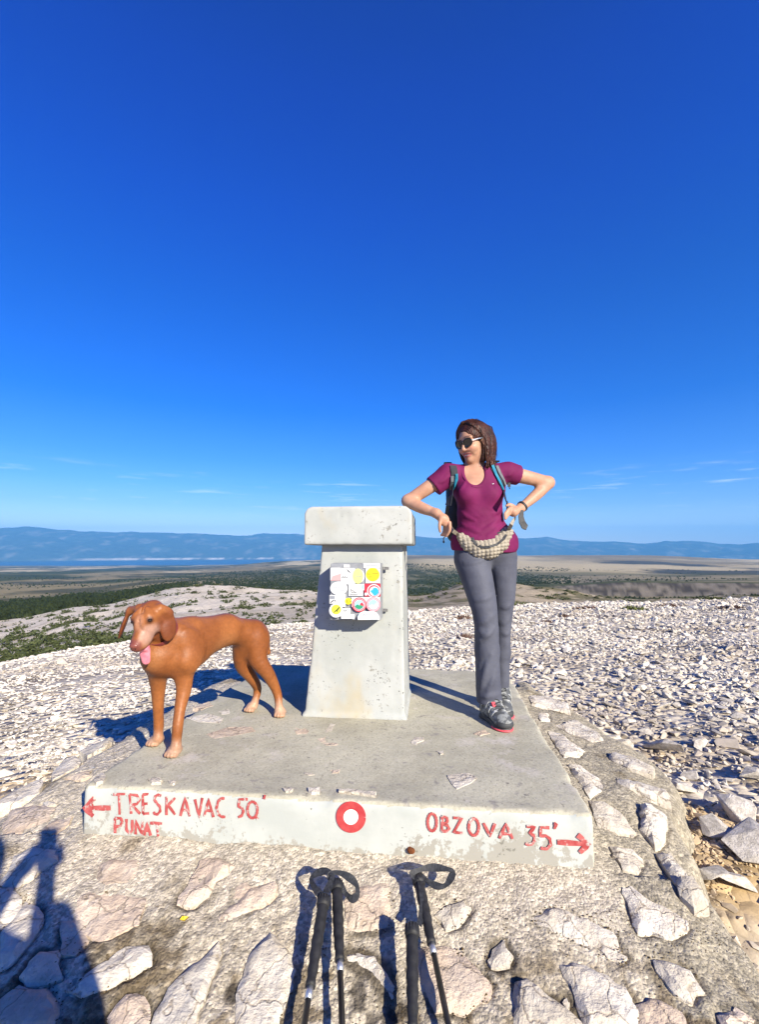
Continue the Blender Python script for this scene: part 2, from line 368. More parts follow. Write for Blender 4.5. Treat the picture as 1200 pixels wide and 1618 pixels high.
def add_cracks(m, color, scale, w_, coord='Object'):
    t, n, b = _nodes(m); inp = b.inputs['Base Color']; tcn = n.new('ShaderNodeTexCoord'); nz_ = n.new('ShaderNodeTexNoise'); nz_.inputs['Scale'].default_value = scale * 1.7; nz_.inputs['Detail'].default_value = 4; t.links.new(tcn.outputs[coord], nz_.inputs['Vector'])
    vm = n.new('ShaderNodeVectorMath'); vm.operation = 'MULTIPLY_ADD'; t.links.new(nz_.outputs['Color'], vm.inputs[0]); vm.inputs[1].default_value = (.9 / scale,) * 3; t.links.new(tcn.outputs[coord], vm.inputs[2])
    v = n.new('ShaderNodeTexVoronoi'); v.feature = 'DISTANCE_TO_EDGE'; v.inputs['Scale'].default_value = scale; t.links.new(vm.outputs[0], v.inputs['Vector'])
    r = n.new('ShaderNodeMapRange'); t.links.new(v.outputs['Distance'], r.inputs[0]); r.inputs[1].default_value = 0; r.inputs[2].default_value = w_; r.inputs[3].default_value = .75; r.inputs[4].default_value = 0
    q = n.new('ShaderNodeMix'); q.data_type = 'RGBA'; t.links.new(inp.links[0].from_socket, q.inputs['A']); q.inputs['B'].default_value = (*color, 1); t.links.new(r.outputs[0], q.inputs['Factor']); t.links.new(q.outputs['Result'], inp)
    bp = n.new('ShaderNodeBump'); bp.inputs['Strength'].default_value = .6; bp.inputs['Distance'].default_value = .004; bp.invert = True; t.links.new(r.outputs[0], bp.inputs['Height'])
    if b.inputs['Normal'].is_linked: t.links.new(b.inputs['Normal'].links[0].from_socket, bp.inputs['Normal'])
    t.links.new(bp.outputs[0], b.inputs['Normal']); return m
M = {}
M['terrain'] = mat('terrain', (.8, .8, .8), (1.15, 1.15, 1.15), scale=.9, detail=8, rough=.95, attr=True, spec=.1, bump=.5, bscale=6, bdist=.03, rgh=.7)
M['rubble'] = mat('limestone_rubble', (.82, .82, .82), (1.1, 1.1, 1.1), scale=14, rough=.9, attr=True, spec=.15, bump=.4, bscale=40, bdist=.004)
M['rock'] = mat('limestone', (.40, .36, .30), (.60, .55, .475), scale=5, rough=.9, spec=.15, bump=.6, bscale=22, bdist=.012, objrand=.22, c3=(.30, .27, .24))
M['stone_white'] = add_layer(mat('white_set_stone', (.52, .46, .375), (.64, .585, .50), scale=9, rough=.9, spec=.12, bump=1, bscale=34, bdist=.016, objrand=.12, c3=(.46, .40, .32)), (.34, .28, .20), 13, .64, .76)
M['stone_pink'] = add_layer(mat('pink_set_stone', (.52, .41, .315), (.62, .515, .41), scale=9, rough=.9, spec=.12, bump=1, bscale=34, bdist=.016, objrand=.12, c3=(.44, .35, .26)), (.32, .25, .17), 13, .64, .78)
M['stone_ochre'] = mat('ochre_stone', (.50, .33, .15), (.62, .5, .33), scale=9, rough=.9, spec=.1, bump=.7, bscale=30, bdist=.01, objrand=.15)
M['mortar'] = mat('mortar', (.80, .80, .80), (1.14, 1.14, 1.14), scale=60, detail=5, rough=.95, attr=True, spec=.08, bump=.8, bscale=150, bdist=.008)
M['concrete'] = add_layer(add_layer(add_layer(mat('grey_concrete', (.36, .338, .262), (.45, .425, .332), scale=3.5, detail=7, rough=.93, spec=.12, bump=.5, bscale=60, bdist=.003, c3=(.29, .27, .235)), (.47, .435, .38), 5, .57, .72), (.20, .185, .16), 26, .64, .72), (.27, .25, .205), 90, .58, .68, stretch=(1, .45, 1))
M['white_paint'] = add_layer(add_layer(add_layer(mat('weathered_white_paint', (.56, .575, .545), (.65, .655, .62), scale=4, detail=6, rough=.85, spec=.2, bump=.25, bscale=35, bdist=.003), (.50, .455, .36), 2.3, .58, .78), (.28, .27, .245), 17, .655, .69), (.12, .115, .10), 55, .70, .76)
M['front_paint'] = add_layer(mat('slab_front_white_paint', (.36, .38, .36), (.43, .445, .42), scale=4, detail=6, rough=.85, spec=.2, bump=.25, bscale=35, bdist=.003), (.50, .46, .37), 2.3, .6, .8)
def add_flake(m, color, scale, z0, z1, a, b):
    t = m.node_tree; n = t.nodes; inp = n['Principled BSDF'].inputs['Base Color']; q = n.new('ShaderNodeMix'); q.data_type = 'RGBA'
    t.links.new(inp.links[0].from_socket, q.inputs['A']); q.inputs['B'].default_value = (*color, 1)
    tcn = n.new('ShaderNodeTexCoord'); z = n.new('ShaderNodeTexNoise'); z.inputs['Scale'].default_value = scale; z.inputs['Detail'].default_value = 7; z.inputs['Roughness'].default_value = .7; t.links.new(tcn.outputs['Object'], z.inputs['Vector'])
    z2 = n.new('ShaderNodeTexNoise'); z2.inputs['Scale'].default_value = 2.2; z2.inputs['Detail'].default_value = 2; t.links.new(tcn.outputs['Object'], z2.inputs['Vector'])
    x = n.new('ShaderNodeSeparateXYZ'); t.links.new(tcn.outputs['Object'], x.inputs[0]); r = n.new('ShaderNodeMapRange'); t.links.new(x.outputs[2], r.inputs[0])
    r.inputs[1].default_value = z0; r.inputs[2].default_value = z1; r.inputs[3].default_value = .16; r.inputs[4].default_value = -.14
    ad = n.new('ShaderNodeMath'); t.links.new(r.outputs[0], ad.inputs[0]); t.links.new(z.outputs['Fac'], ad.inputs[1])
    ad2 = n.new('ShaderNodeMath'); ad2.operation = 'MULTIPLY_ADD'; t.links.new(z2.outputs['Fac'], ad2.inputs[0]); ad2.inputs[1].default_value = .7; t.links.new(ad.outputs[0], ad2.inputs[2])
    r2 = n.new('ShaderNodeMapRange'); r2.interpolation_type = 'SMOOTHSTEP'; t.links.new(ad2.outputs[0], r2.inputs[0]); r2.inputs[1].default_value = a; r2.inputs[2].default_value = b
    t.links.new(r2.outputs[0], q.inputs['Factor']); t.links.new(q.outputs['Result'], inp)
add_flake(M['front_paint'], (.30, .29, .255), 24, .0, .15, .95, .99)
M['pillar_paint'] = add_layer(add_layer(add_layer(mat('pillar_white_paint', (.31, .325, .31), (.385, .395, .38), scale=3, detail=6, rough=.85, spec=.2, bump=.25, bscale=30, bdist=.003), (.37, .33, .24), 2.2, .54, .72, stretch=(1, 1, .6)), (.20, .195, .175), 7.5, .645, .73, detail=9), (.09, .09, .08), 60, .685, .74)
M['red_paint'] = add_layer(mat('red_sign_paint', (.31, .045, .045), (.40, .10, .095), scale=30, rough=.7, spec=.25), (.42, .415, .39), 40, .53, .65, detail=7)
M['red_ring'] = mat('red_ring_paint', (.36, .035, .04), (.42, .06, .06), scale=30, rough=.7, spec=.25)
M['white_mark'] = mat('white_mark_paint', (.68, .68, .66), (.75, .75, .74), scale=20, rough=.75)
M['black'] = mat('black_rubber', (.012, .012, .013), (.022, .022, .024), scale=40, rough=.62, spec=.35, bump=.3, bscale=220, bdist=.001)
M['blackgloss'] = mat('black_metal', (.01, .01, .012), rough=.28, spec=.5)
M['strapweb'] = mat('dark_webbing', (.012, .013, .016), (.028, .03, .036), scale=120, rough=.6, spec=.35)
M['silver'] = mat('silver_band', (.55, .56, .57), rough=.35, metal=.8)
add_voro(M['terrain'], 11, .74, 1.12, .9, .05); add_voro(M['terrain'], 34, .85, 1.1)
add_voro(M['mortar'], 105, .62, 1.22, .8, .004); add_speck(M['mortar'], (.17, .125, .07), 34, 5, 1.0, 1.1)
add_voro(M['concrete'], 150, .86, 1.07); add_speck(M['concrete'], (.16, .145, .115), 70, 6, 1.09, 1.14); add_speck(M['concrete'], (.50, .465, .39), 16, 3, .98, 1.08)
for k_ in ('stone_white', 'stone_pink'): add_cracks(M[k_], (.25, .20, .15), 6.5, .028); add_speck(M[k_], (.20, .16, .105), 60, 9, 1.02, 1.1); add_voro(M[k_], 60, .9, 1.06)
add_speck(M['pillar_paint'], (.06, .06, .055), 75, 4.2, .972, 1.015); add_speck(M['pillar_paint'], (.235, .23, .205), 26, 3.1, .945, 1.02); add_speck(M['front_paint'], (.17, .165, .14), 60, 5, .97, 1.02)
add_speck(M['rock'], (.20, .175, .14), 9, 2.2, .95, 1.1)
# ------------------------------------------------------------------ terrain
def pslope(u, y):
    d = ray(u, y); return d[2] / math.hypot(d[0], d[1])
TS = {  # per column: (crest distance, crest y), then (distance, y)
    0: [(16, 1048), (30, 1062), (60, 1046), (120, 1018), (220, 998), (330, 984), (420, 978), (800, 957), (1100, 950), (2000, 925), (5000, 905), (10000, 897), (17000, 893.6)],
    150: [(17, 1022), (30, 1035), (60, 1015), (120, 990), (220, 970), (330, 958), (420, 958), (800, 944), (1100, 940), (2000, 922), (5000, 905), (10000, 897), (17000, 893.4)],
    300: [(18, 1003), (32, 1014), (60, 990), (120, 958), (200, 935), (260, 926), (420, 936), (800, 928), (1100, 923), (2000, 915), (5000, 903), (10000, 896), (17000, 892.5)],
    480: [(20, 985), (34, 995), (70, 966), (120, 950), (200, 938), (260, 932), (420, 940), (800, 930), (1100, 922), (2500, 905), (6000, 892), (9000, 885), (11000, 888), (17000, 892)],
    650: [(24, 966), (40, 974), (80, 956), (120, 936), (200, 956), (330, 950), (600, 946), (1200, 916), (3000, 893), (6000, 881), (9000, 877), (11000, 880), (17000, 892)],
    760: [(26, 960), (42, 966), (80, 948), (130, 914), (200, 950), (330, 944), (600, 942), (1200, 924), (3000, 897), (6000, 881), (9000, 877.5), (11000, 880), (17000, 892)],
    880: [(32, 954), (50, 961), (90, 952), (140, 929), (200, 950), (330, 948), (600, 945), (880, 943), (970, 924), (1500, 917), (3000, 900), (6000, 884), (9000, 877), (11000, 880), (17000, 892)],
    1000: [(35, 952), (55, 959), (120, 948), (200, 951), (330, 948), (600, 947), (880, 946), (965, 919), (1500, 914), (3000, 903), (6000, 886), (9000, 877), (11000, 880), (17000, 892)],
    1200: [(42, 946), (60, 953), (140, 945), (200, 948), (330, 945), (600, 944), (880, 944), (965, 921), (1500, 915), (3000, 905), (6000, 892), (9000, 884), (11000, 886), (17000, 894)],
}
TU = sorted(TS); LR = np.linspace(math.log(.25), math.log(18500), 400)
def col_profile(u):
    st = TS[u]; rc, yc = st[0]; sc = pslope(u, yc); c = 1.23 / rc ** 2; s0 = -sc - 2 * 1.23 / rc
    r = np.exp(LR); near = -.3 - s0 * r - c * r * r
    lr = [math.log(a) for a, _ in st]; sl = np.array([pslope(u, y) for _, y in st])
    q = np.interp(LR, lr, sl); k = np.array([.25, .5, .25])
    for _ in range(3): q = np.convolve(np.pad(q, 1, mode='edge'), k, 'valid')
    far = CAM_H + q * r
    b = sst(math.log(rc * .85), math.log(rc * 1.15), LR)
    z = near * (1 - b) + far * b
    return np.where(r > 17000, z - (r - 17000) * .2, z)
PROF = np.array([col_profile(u) for u in TU]); AZS = np.array([math.atan((u - 600) / 750) for u in TU])
def terrain_z(x, y, detail=True):
    x = np.asarray(x, float); y = np.asarray(y, float); r = np.maximum(np.hypot(x, y), .26); az = np.arctan2(x, y)
    az = np.clip(az, AZS[0], AZS[-1]) if True else az
    fi = np.interp(az, AZS, np.arange(len(AZS))); i = np.clip(np.floor(fi).astype(int), 0, len(AZS) - 2); f = fi - i; f = f * f * (3 - 2 * f)
    fr = (np.log(r) - LR[0]) / (LR[1] - LR[0]); j = np.clip(np.floor(fr).astype(int), 0, len(LR) - 2); g = np.clip(fr - j, 0, 1)
    a = PROF[i, j] * (1 - g) + PROF[i, j + 1] * g; b = PROF[i + 1, j] * (1 - g) + PROF[i + 1, j + 1] * g
    z = a * (1 - f) + b * f
    z = z - .33 * (1 - sst(.7, 2.3, y)) * (1 - sst(3, 8, np.abs(x)))
    if detail:
        lg = sst(1500, 60, r) * 1.0
        z = z + fbm(x * .9, y * .9, 0, 3, 3) * .05 * sst(1.5, 4, r) * sst(60, 20, r)
        z = z + fbm(x / 14, y / 14, 0, 11, 4) * np.clip((r - 50) / 80, 0, 1) * 1.6 * sst(1600, 300, r)
        z = z + fbm(x / 330, y / 330, 0, 21, 5) * np.clip((r - 900) / 2500, 0, 1) * 14 * sst(16500, 8000, r)
    return z
def zone_cols(x, y):
    r = np.hypot(x, y); az = np.arctan2(x, y); u = 600 + 750 * np.tan(np.clip(az, -1.3, 1.3)); n = len(x)
    def C(c): return np.repeat(np.array(c, float)[None], n, 0)
    def mixc(a, b, f): return a * (1 - f[:, None]) + b * f[:, None]
    rc = np.interp(az, AZS, [TS[k][0][0] for k in TU])
    white = C((.60, .53, .425)); col = mixc(white, C((.44, .375, .285)), sst(-.1, .5, fbm(x * 1.3, y * 1.3, 0, 5)))
    col = mixc(col, C((.20, .155, .125)), sst(.28, .5, fbm(x * .33, y * .9, 0, 8)) * sst(3.5, 9, r) * .75)
    och = sst(.0, .45, fbm(x * 1.1, y * 1.1, 0, 31) + .55 * (1.5 * np.exp(-((x + 2.1) ** 2 / .5 + (y - 2.95) ** 2 / .12)) + 1.4 * np.exp(-((x - 1.5) ** 2 + (y - 2.2) ** 2) / .16))) * sst(4.5, 2.5, r)
    col = mixc(col, C((.50, .36, .19)), och)
    karst = mixc(C((.70, .615, .485)), C((.55, .47, .35)), sst(-.1, .4, fbm(x / 9, y / 9, 0, 6)))
    gr = sst(.0, .25, fbm(x / 9, y / 14, 0, 16) + .42 * sst(330, 60, u) * sst(260, 90, r) + .15 * sst(380, 480, u) - .33)
    karst = mixc(karst, C((.20, .20, .11)), gr * .4)
    hump = mixc(C((.40, .33, .23)), C((.17, .15, .08)), sst(-.1, .2, fbm(x / 7, y / 7, 0, 26, 5, .65)))
    mid = mixc(karst, hump, sst(560, 660, u))
    col = mixc(col, mid, sst(1.0, 1.35, r / rc))
    # plain
    p = mixc(C((.27, .22, .115)), C((.065, .075, .022)), sst(-.10, .12, fbm(x / 1500, y / 2600, 0, 7, 7, .62)))
    p = mixc(p, C((.56, .47, .29)), sst(.10, .26, fbm(x / 900, y / 2000, 0, 17, 7, .62)) * .9)
    p = mixc(p, C((.03, .04, .016)), sst(.05, .25, fbm(x / 240, y / 500, 0, 27, 5, .6)) * .75)
    grn = sst(330, 420, u) * sst(900, 820, u) * sst(4800, 2800, r)
    p = mixc(p, mixc(C((.035, .05, .02)), C((.15, .145, .085)), sst(-.05, .3, fbm(x / 40, y / 120, 0, 33, 5, .65))), grn * .9)
    plat = mixc(C((.48, .395, .235)), C((.235, .19, .105)), sst(-.05, .25, fbm(x / 1800, y / 2600, 0, 37, 5)))
    plat = mixc(plat, C((.075, .075, .06)), sst(.08, .25, fbm(x / 900, y / 2200, 0, 39, 6, .6)) * sst(8500, 5000, r))
    p = mixc(p, plat, sst(590, 700, u) * sst(1900, 3200, r))
    dk = sst(560, 640, u) * sst(800, 720, u) * sst(5200, 5800, r) * sst(8200, 7200, r)
    p = mixc(p, C((.11, .095, .06)), dk * .7)
    vly = sst(820, 900, u) * sst(1000, 1080, r) * sst(2600, 2000, r)
    p = mixc(p, mixc(C((.30, .25, .16)), C((.13, .125, .07)), sst(-.05, .3, fbm(x / 200, y / 160, 0, 43))), vly * .8)
    clf = sst(850, 900, u) * sst(860, 880, r) * sst(1010, 985, r)
    p = mixc(p, mixc(C((.24, .205, .15)), C((.07, .06, .045)), sst(-.25, .25, fbm(x / 9, y / 30, 0, 47, 5, .65))), clf)
    near_f = sst(330, 480, r)
    p2 = mixc(p, C((.055, .07, .035)), sst(600, 330, u) * sst(1000, 700, r) * .9)
    return mixc(col, p2, near_f)
az_in = np.linspace(R_(-47), R_(47), 470); az_out = np.linspace(R_(47), R_(313), 70)[1:-1]
azs = np.concatenate([az_in, az_out]); rr = np.exp(np.linspace(math.log(.3), math.log(18400), 350))
A, Rr = np.meshgrid(azs, rr); gx = (Rr * np.sin(A)).ravel(); gy = (Rr * np.cos(A)).ravel(); gz = terrain_z(gx, gy)
na = len(azs); nr = len(rr); ii = np.arange(nr - 1)[:, None] * na; jj = np.arange(na)[None, :]
q = np.stack([ii + jj, ii + na + jj, ii + na + (jj + 1) % na, ii + (jj + 1) % na], -1).reshape(-1, 4)[:, ::-1]
ctr = len(gx); gx = np.append(gx, 0); gy = np.append(gy, 0); gz = np.append(gz, gz[:na].mean())
ter = mesh_np('terrain', np.stack([gx, gy, gz], 1), q, M['terrain'], cols=zone_cols(gx, gy)); tag(ter, kind='structure')
# sea
M['sea'] = mat('sea_water', (.012, .035, .075), (.016, .045, .09), scale=.002, rough=.35, spec=.4)
sq = 49000; seao = mesh_np('sea', [(-sq, 3000, -538), (sq, 3000, -538), (sq, 46000, -538), (-sq, 46000, -538)], [[0, 1, 2, 3]], M['sea'], smooth=False); tag(seao, kind='structure')
# mainland mountains
MU = [-900, -400, -100, 0, 40, 100, 200, 300, 380, 440, 480, 650, 700, 822, 864, 901, 966, 1022, 1050, 1106, 1139, 1200, 1400, 2100]
MY = [850, 842, 838, 835, 832, 837, 842, 843, 846, 842, 843, 848, 850, 850, 847, 855, 855, 858, 853, 856, 860, 859, 852, 850]
maz = np.linspace(R_(-60), R_(60), 460); mr = np.concatenate([np.linspace(29500, 37200, 60), np.linspace(37600, 46000, 8)])
A, Rr = np.meshgrid(maz, mr); U = 600 + 750 * np.tan(A); Rb = Rr
crest = np.interp(U, MU, MY) + 1.6 * fbm(U / 26, 0 * U, 0, 181, 4) + 1.2 * vnoise(U / 70, 0 * U, 0, 182); sl = np.array([pslope(600, y) for y in (800, 900)])
cz = (870 - crest) / 750 * np.cos(A) * 37200
t = np.clip((Rr - 30000) / 7200, 0, 1)
mxx, myy = Rr * np.sin(A), Rr * np.cos(A)
prof = t ** .75
nzv = fbm(mxx / 2600, myy / 2600, 0, 51, 5)
mz = -545 + prof * (cz + 545) + (1 - np.abs(nzv) * 2.2) * 360 * np.sin(np.pi * np.clip(t, 0, 1)) ** .8 * .8 - 80 * np.sin(np.pi * t)
mz = np.minimum(mz, -545 + (cz + 545) * np.clip(Rr / 37200, 0, 1) * 1.0 * np.maximum(prof, .02) + 300 * (1 - t) * t * 2)
mz = mz + fbm(mxx / 600, myy / 600, 0, 57, 3) * 35 * t
mz = np.where(Rr > 37200, cz - (Rr - 37200) * .12, mz)
mcol = np.repeat(np.array((.05, .07, .065))[None], mz.size, 0)
pf = (sst(.05, .4, fbm(mxx / 520, myy / 900, 0, 61, 6, .65)).ravel() * .22)[:, None]; mcol = mcol * (1 - pf) + np.array((.46, .42, .38)) * pf
cf = (sst(-.4, .1, fbm(mxx / 420, myy / 700, 0, 67, 5)).ravel() * ((t.ravel() > .0) & (t.ravel() < .035)) * .7 * sst(30, 220, U.ravel()) * sst(520, 400, U.ravel()))[:, None]
mcol = mcol * (1 - cf) + np.array((.62, .57, .52)) * cf
na = len(maz); nr = len(mr); ii = np.arange(nr - 1)[:, None] * na; jj = np.arange(na - 1)[None, :]
q = np.stack([ii + jj, ii + jj + 1, ii + na + jj + 1, ii + na + jj], -1).reshape(-1, 4)
M['mount'] = mat('far_mountain', (.85, .85, .85), (1.15, 1.15, 1.15), scale=.003, rough=1, attr=True, spec=0)
mo = mesh_np('mountains', np.stack([mxx.ravel(), myy.ravel(), mz.ravel()], 1), q, M['mount'], cols=mcol); tag(mo, kind='structure')
# haze box
hm = bpy.data.materials.new('haze_air'); hm.use_nodes = True; hn = hm.node_tree; hn.nodes.clear()
ho = hn.nodes.new('ShaderNodeOutputMaterial'); pv = hn.nodes.new('ShaderNodeVolumePrincipled'); hn.links.new(pv.outputs[0], ho.inputs['Volume'])
pv.inputs['Color'].default_value = (.14, .50, 1.0, 1); pv.inputs['Density'].default_value = 3.4e-5; pv.inputs['Anisotropy'].default_value = 0
hb = MB(); hx = 70000; hb.box((0, 12500, 850), (50000, 35500, 1500)); hz = hb.build('haze', hm); tag(hz, kind='stuff')
# ------------------------------------------------------------------ slab frame
FL, FR, BR = P(131, 1240), P(940, 1288), P(806, 1060)
ex = FR - FL; WID = float(np.linalg.norm(ex)); ex = ex / WID; ey = np.array((-ex[1], ex[0], 0)); DEP = float((BR - FR) @ ey); ez = np.array((0, 0, 1.))
AX = np.array([ex, ey, ez])
def SL(a, b, z=0.0): return FL + ex * a + ey * b + ez * z           # slab coordinates: along front, depth, height
def to_sl(x, y): return (x - FL[0]) * ex[0] + (y - FL[1]) * ex[1], (x - FL[0]) * ey[0] + (y - FL[1]) * ey[1]
print('slab', WID, DEP, FL, FR)
# apron of stones set in mortar round the slab
def ap_base(x, y):
    a, b = to_sl(np.asarray(x, float), np.asarray(y, float)); side = np.maximum(np.maximum(-a, a - WID), 0); fr = np.maximum(-b, 0)
    z = -.18 + .075 * sst(-.05, .5, b) - .22 * fr - np.where(b > 0, .16, .05) * side - .06 * np.maximum(b - DEP, 0)
    return z
def P_ap(u, v, lift=0.0):
    d = ray(u, v); d = d / np.linalg.norm(d); t = 1.0
    for _ in range(60):
        p = CAM + d * t; e_ = p[2] - (float(ap_base(p[0], p[1])) + lift); t += e_ / (abs(d[2]) + .25)
    return CAM + d * t
OUTL = [(826, 1064), (880, 1096), (970, 1150), (1036, 1182), (1082, 1234), (1088, 1306), (1114, 1354), (1150, 1406), (1196, 1462), (1250, 1540)]
OUTL_L = [(425, 1040), (345, 1068), (200, 1148), (110, 1195), (0, 1262), (-140, 1330)]
pr = [P_ap(*p)[:2] for p in OUTL]; pl = [P_ap(*p)[:2] for p in OUTL_L]
POLY = np.array(pr + [np.array((1.35, .5)), np.array((1.1, .05)), np.array((-1.6, .05)), np.array((-2.3, .9))] + pl[::-1] + [SL(.3, DEP + .12)[:2], SL(WID, DEP + .12)[:2]])
def poly_sd(x, y, poly):
    """signed distance, negative inside"""
    x = np.asarray(x, float); y = np.asarray(y, float); ins = np.zeros(x.shape, bool); d2 = np.full(x.shape, 1e9)
    for k in range(len(poly)):
        a, b = poly[k], poly[(k + 1) % len(poly)]; dx, dy = b - a
        t = np.clip(((x - a[0]) * dx + (y - a[1]) * dy) / (dx * dx + dy * dy), 0, 1); d2 = np.minimum(d2, (x - a[0] - t * dx) ** 2 + (y - a[1] - t * dy) ** 2)
        c = (a[1] > y) != (b[1] > y); xi = a[0] + (y - a[1]) / (dy if dy else 1e-9) * dx; ins ^= c & (x < xi)
    return np.where(ins, -1, 1) * np.sqrt(d2)
hs_ = .0085; xs = np.arange(-2.6, 2.3, hs_); ys = np.arange(.05, 4.2, hs_); X, Y = np.meshgrid(xs, ys)
sdp = poly_sd(X, Y, POLY) + .05 * fbm(X * 5, Y * 5, 0, 71, 3)
Z = ap_base(X, Y); Z = Z + .012 * fbm(X * 6, Y * 6, 0, 73, 3) + .0042 * fbm(X * 30, Y * 30, 0, 75, 2) + .0028 * vnoise(X * 75, Y * 75, 0, 77) - .35 * sst(-.06, .12, sdp) - .05 * sst(-.25, 0, sdp)
# set stones, outlines read off the photograph and laid on the pavement
def zz(pts, ox, oy, s): return [(ox + x / s, oy + y / s) for x, y in pts]
ST = []
def z4(*p): return zz(p, 0, 1300, 2.5)
def z5(*p): return zz(p, 720, 1350, 2.5)
def z8(*p): return zz(p, 420, 1350, 3.333)
def z3(*p): return zz(p, 800, 1000, 3)
def z6(*p): return zz(p, 0, 1030, 4)
PK, WH, OC = 'stone_pink', 'stone_white', 'stone_ochre'
ST += [(z4((385, 175), (440, 145), (545, 150), (530, 225), (420, 245), (390, 215)), PK, .010), (z4((330, 290), (420, 280), (570, 300), (540, 400), (400, 460), (310, 420), (300, 340)), PK, .006),
 (z4((700, 320), (780, 180), (790, 145), (860, 145), (920, 185), (850, 240), (830, 290), (760, 330)), PK, .016), (z4((840, 385), (940, 310), (990, 260), (1080, 240), (1085, 280), (1040, 320), (930, 370)), PK, .018),
 (z4((925, 300), (930, 260), (970, 235), (995, 250), (960, 290)), PK, .01), (z4((270, 670), (390, 570), (500, 500), (580, 500), (600, 560), (520, 610), (420, 650), (330, 680)), WH, .02),
 (z4((600, 810), (640, 700), (700, 620), (790, 550), (850, 490), (870, 520), (830, 620), (790, 740), (760, 830)), WH, .022), (z4((930, 820), (950, 640), (1000, 510), (1050, 455), (1090, 445), (1150, 520), (1160, 640), (1120, 720), (1090, 840)), WH, .02),
 (z4((0, 440), (100, 310), (150, 330), (170, 400), (120, 470), (40, 560), (-30, 580)), WH, .022), (z4((80, 610), (150, 520), (230, 510), (240, 620), (170, 640), (110, 640)), PK, .014),
 (z4((10, 240), (60, 130), (130, 95), (210, 110), (220, 150), (150, 190), (70, 250)), WH, .022), (z4((-40, 830), (0, 700), (80, 650), (180, 660), (230, 720), (200, 830)), PK, .016),
 (z4((240, 520), (250, 400), (330, 380), (350, 470), (300, 520)), PK, .01), (z4((-60, 270), (40, 260), (90, 300), (60, 380), (-60, 430)), WH, .02),
 (z4((430, 760), (500, 690), (570, 700), (590, 790), (520, 850), (440, 840)), PK, .01),
 (z5((305, 260), (370, 225), (450, 235), (540, 270), (620, 310), (640, 360), (670, 400), (650, 420), (600, 400), (560, 360), (470, 340), (380, 310)), WH, .016),
 (z5((670, 130), (700, 130), (770, 180), (860, 230), (910, 260), (915, 280), (850, 320), (790, 300), (720, 300), (690, 210)), WH, .02), (z5((800, 0), (850, 0), (900, 60), (960, 110), (990, 190), (940, 205), (890, 160), (850, 80)), WH, .03),
 (z5((420, 450), (470, 430), (560, 460), (640, 510), (690, 560), (710, 600), (700, 690), (520, 700), (480, 560)), WH, .024), (z5((240, 500), (290, 500), (370, 560), (430, 610), (490, 660), (480, 720), (240, 720)), WH, .03),
 (z5((790, 430), (850, 430), (930, 460), (980, 540), (930, 575), (870, 550), (820, 490)), WH, .024), (z5((130, 420), (150, 370), (190, 350), (215, 400), (210, 435), (160, 440)), WH, .016),
 (z5((720, 590), (780, 570), (870, 600), (910, 650), (900, 720), (720, 720)), PK, .02), (z5((620, 0), (720, 0), (740, 30), (690, 60), (650, 25)), WH, .014), (z5((420, 590), (440, 570), (455, 590), (440, 610)), WH, .012),
 (z5((1040, 640), (1110, 610), (1180, 650), (1170, 700), (1060, 710)), PK, .02),
 (z8((420, 250), (480, 190), (570, 160), (640, 170), (655, 280), (640, 380), (560, 400), (440, 400)), PK, .012), (z8((410, 520), (490, 520), (570, 550), (640, 610), (670, 680), (670, 740), (640, 760), (600, 680), (530, 600), (440, 560)), WH, .016),
 (z8((910, 330), (960, 280), (1040, 265), (1080, 300), (1020, 370), (960, 385)), WH, .014), (z8((800, 560), (850, 500), (950, 490), (1060, 550), (1150, 640), (1190, 700), (1160, 760), (1040, 830), (900, 830), (840, 700)), PK, .02),
 (z3((205, 470), (260, 480), (370, 560), (340, 590), (280, 590), (240, 540)), WH, .02), (z3((300, 630), (360, 640), (440, 690), (460, 740), (400, 780), (350, 700)), WH, .022), (z3((400, 800), (470, 810), (560, 870), (605, 930), (600, 950), (520, 940), (440, 910)), WH, .02),
 (z3((640, 830), (690, 820), (760, 880), (750, 960), (710, 1000), (650, 930)), WH, .03), (z3((500, 1020), (600, 1030), (650, 1070), (620, 1130), (560, 1120)), WH, .016), (z3((530, 690), (640, 720), (760, 760), (770, 790), (680, 770), (540, 720)), WH, .03),
 (z3((490, 570), (600, 600), (700, 640), (690, 670), (600, 650), (500, 600)), WH, .03), (z3((110, 300), (200, 300), (290, 340), (300, 380), (220, 360), (130, 340)), WH, .02), (z3((240, 440), (330, 420), (430, 470), (460, 510), (400, 510), (300, 470)), WH, .025),
 (z3((150, 380), (200, 380), (205, 415), (165, 420)), WH, .015),
 (z6((0, 940), (100, 870), (240, 810), (265, 830), (230, 890), (130, 960), (0, 1000), (-60, 990)), WH, .02), (z6((330, 760), (400, 690), (480, 665), (505, 690), (450, 740), (340, 800)), WH, .014), (z6((420, 800), (500, 760), (570, 750), (570, 790), (520, 810)), PK, .01),
 (z6((20, 1100), (80, 1000), (200, 980), (330, 1000), (290, 1080), (160, 1120), (40, 1160)), PK, .012), (z6((270, 960), (320, 950), (360, 970), (300, 985)), WH, .01), (z6((510, 620), (640, 570), (710, 550), (700, 580), (560, 650)), WH, .014), (z6((270, 1110), (360, 1060), (450, 1040), (430, 1080), (320, 1140)), PK, .01)]
JD = np.full(X.shape, 1.0)
for px, m, hgt in ST:
    pp = np.array([P_ap(*p)[:2] for p in px]); lo_, hi_ = pp.min(0) - .06, pp.max(0) + .06
    i0, i1 = np.searchsorted(ys, (lo_[1], hi_[1])); j0, j1 = np.searchsorted(xs, (lo_[0], hi_[0]))
    if i1 > i0 and j1 > j0: JD[i0:i1, j0:j1] = np.minimum(JD[i0:i1, j0:j1], np.abs(poly_sd(X[i0:i1, j0:j1], Y[i0:i1, j0:j1], pp)))
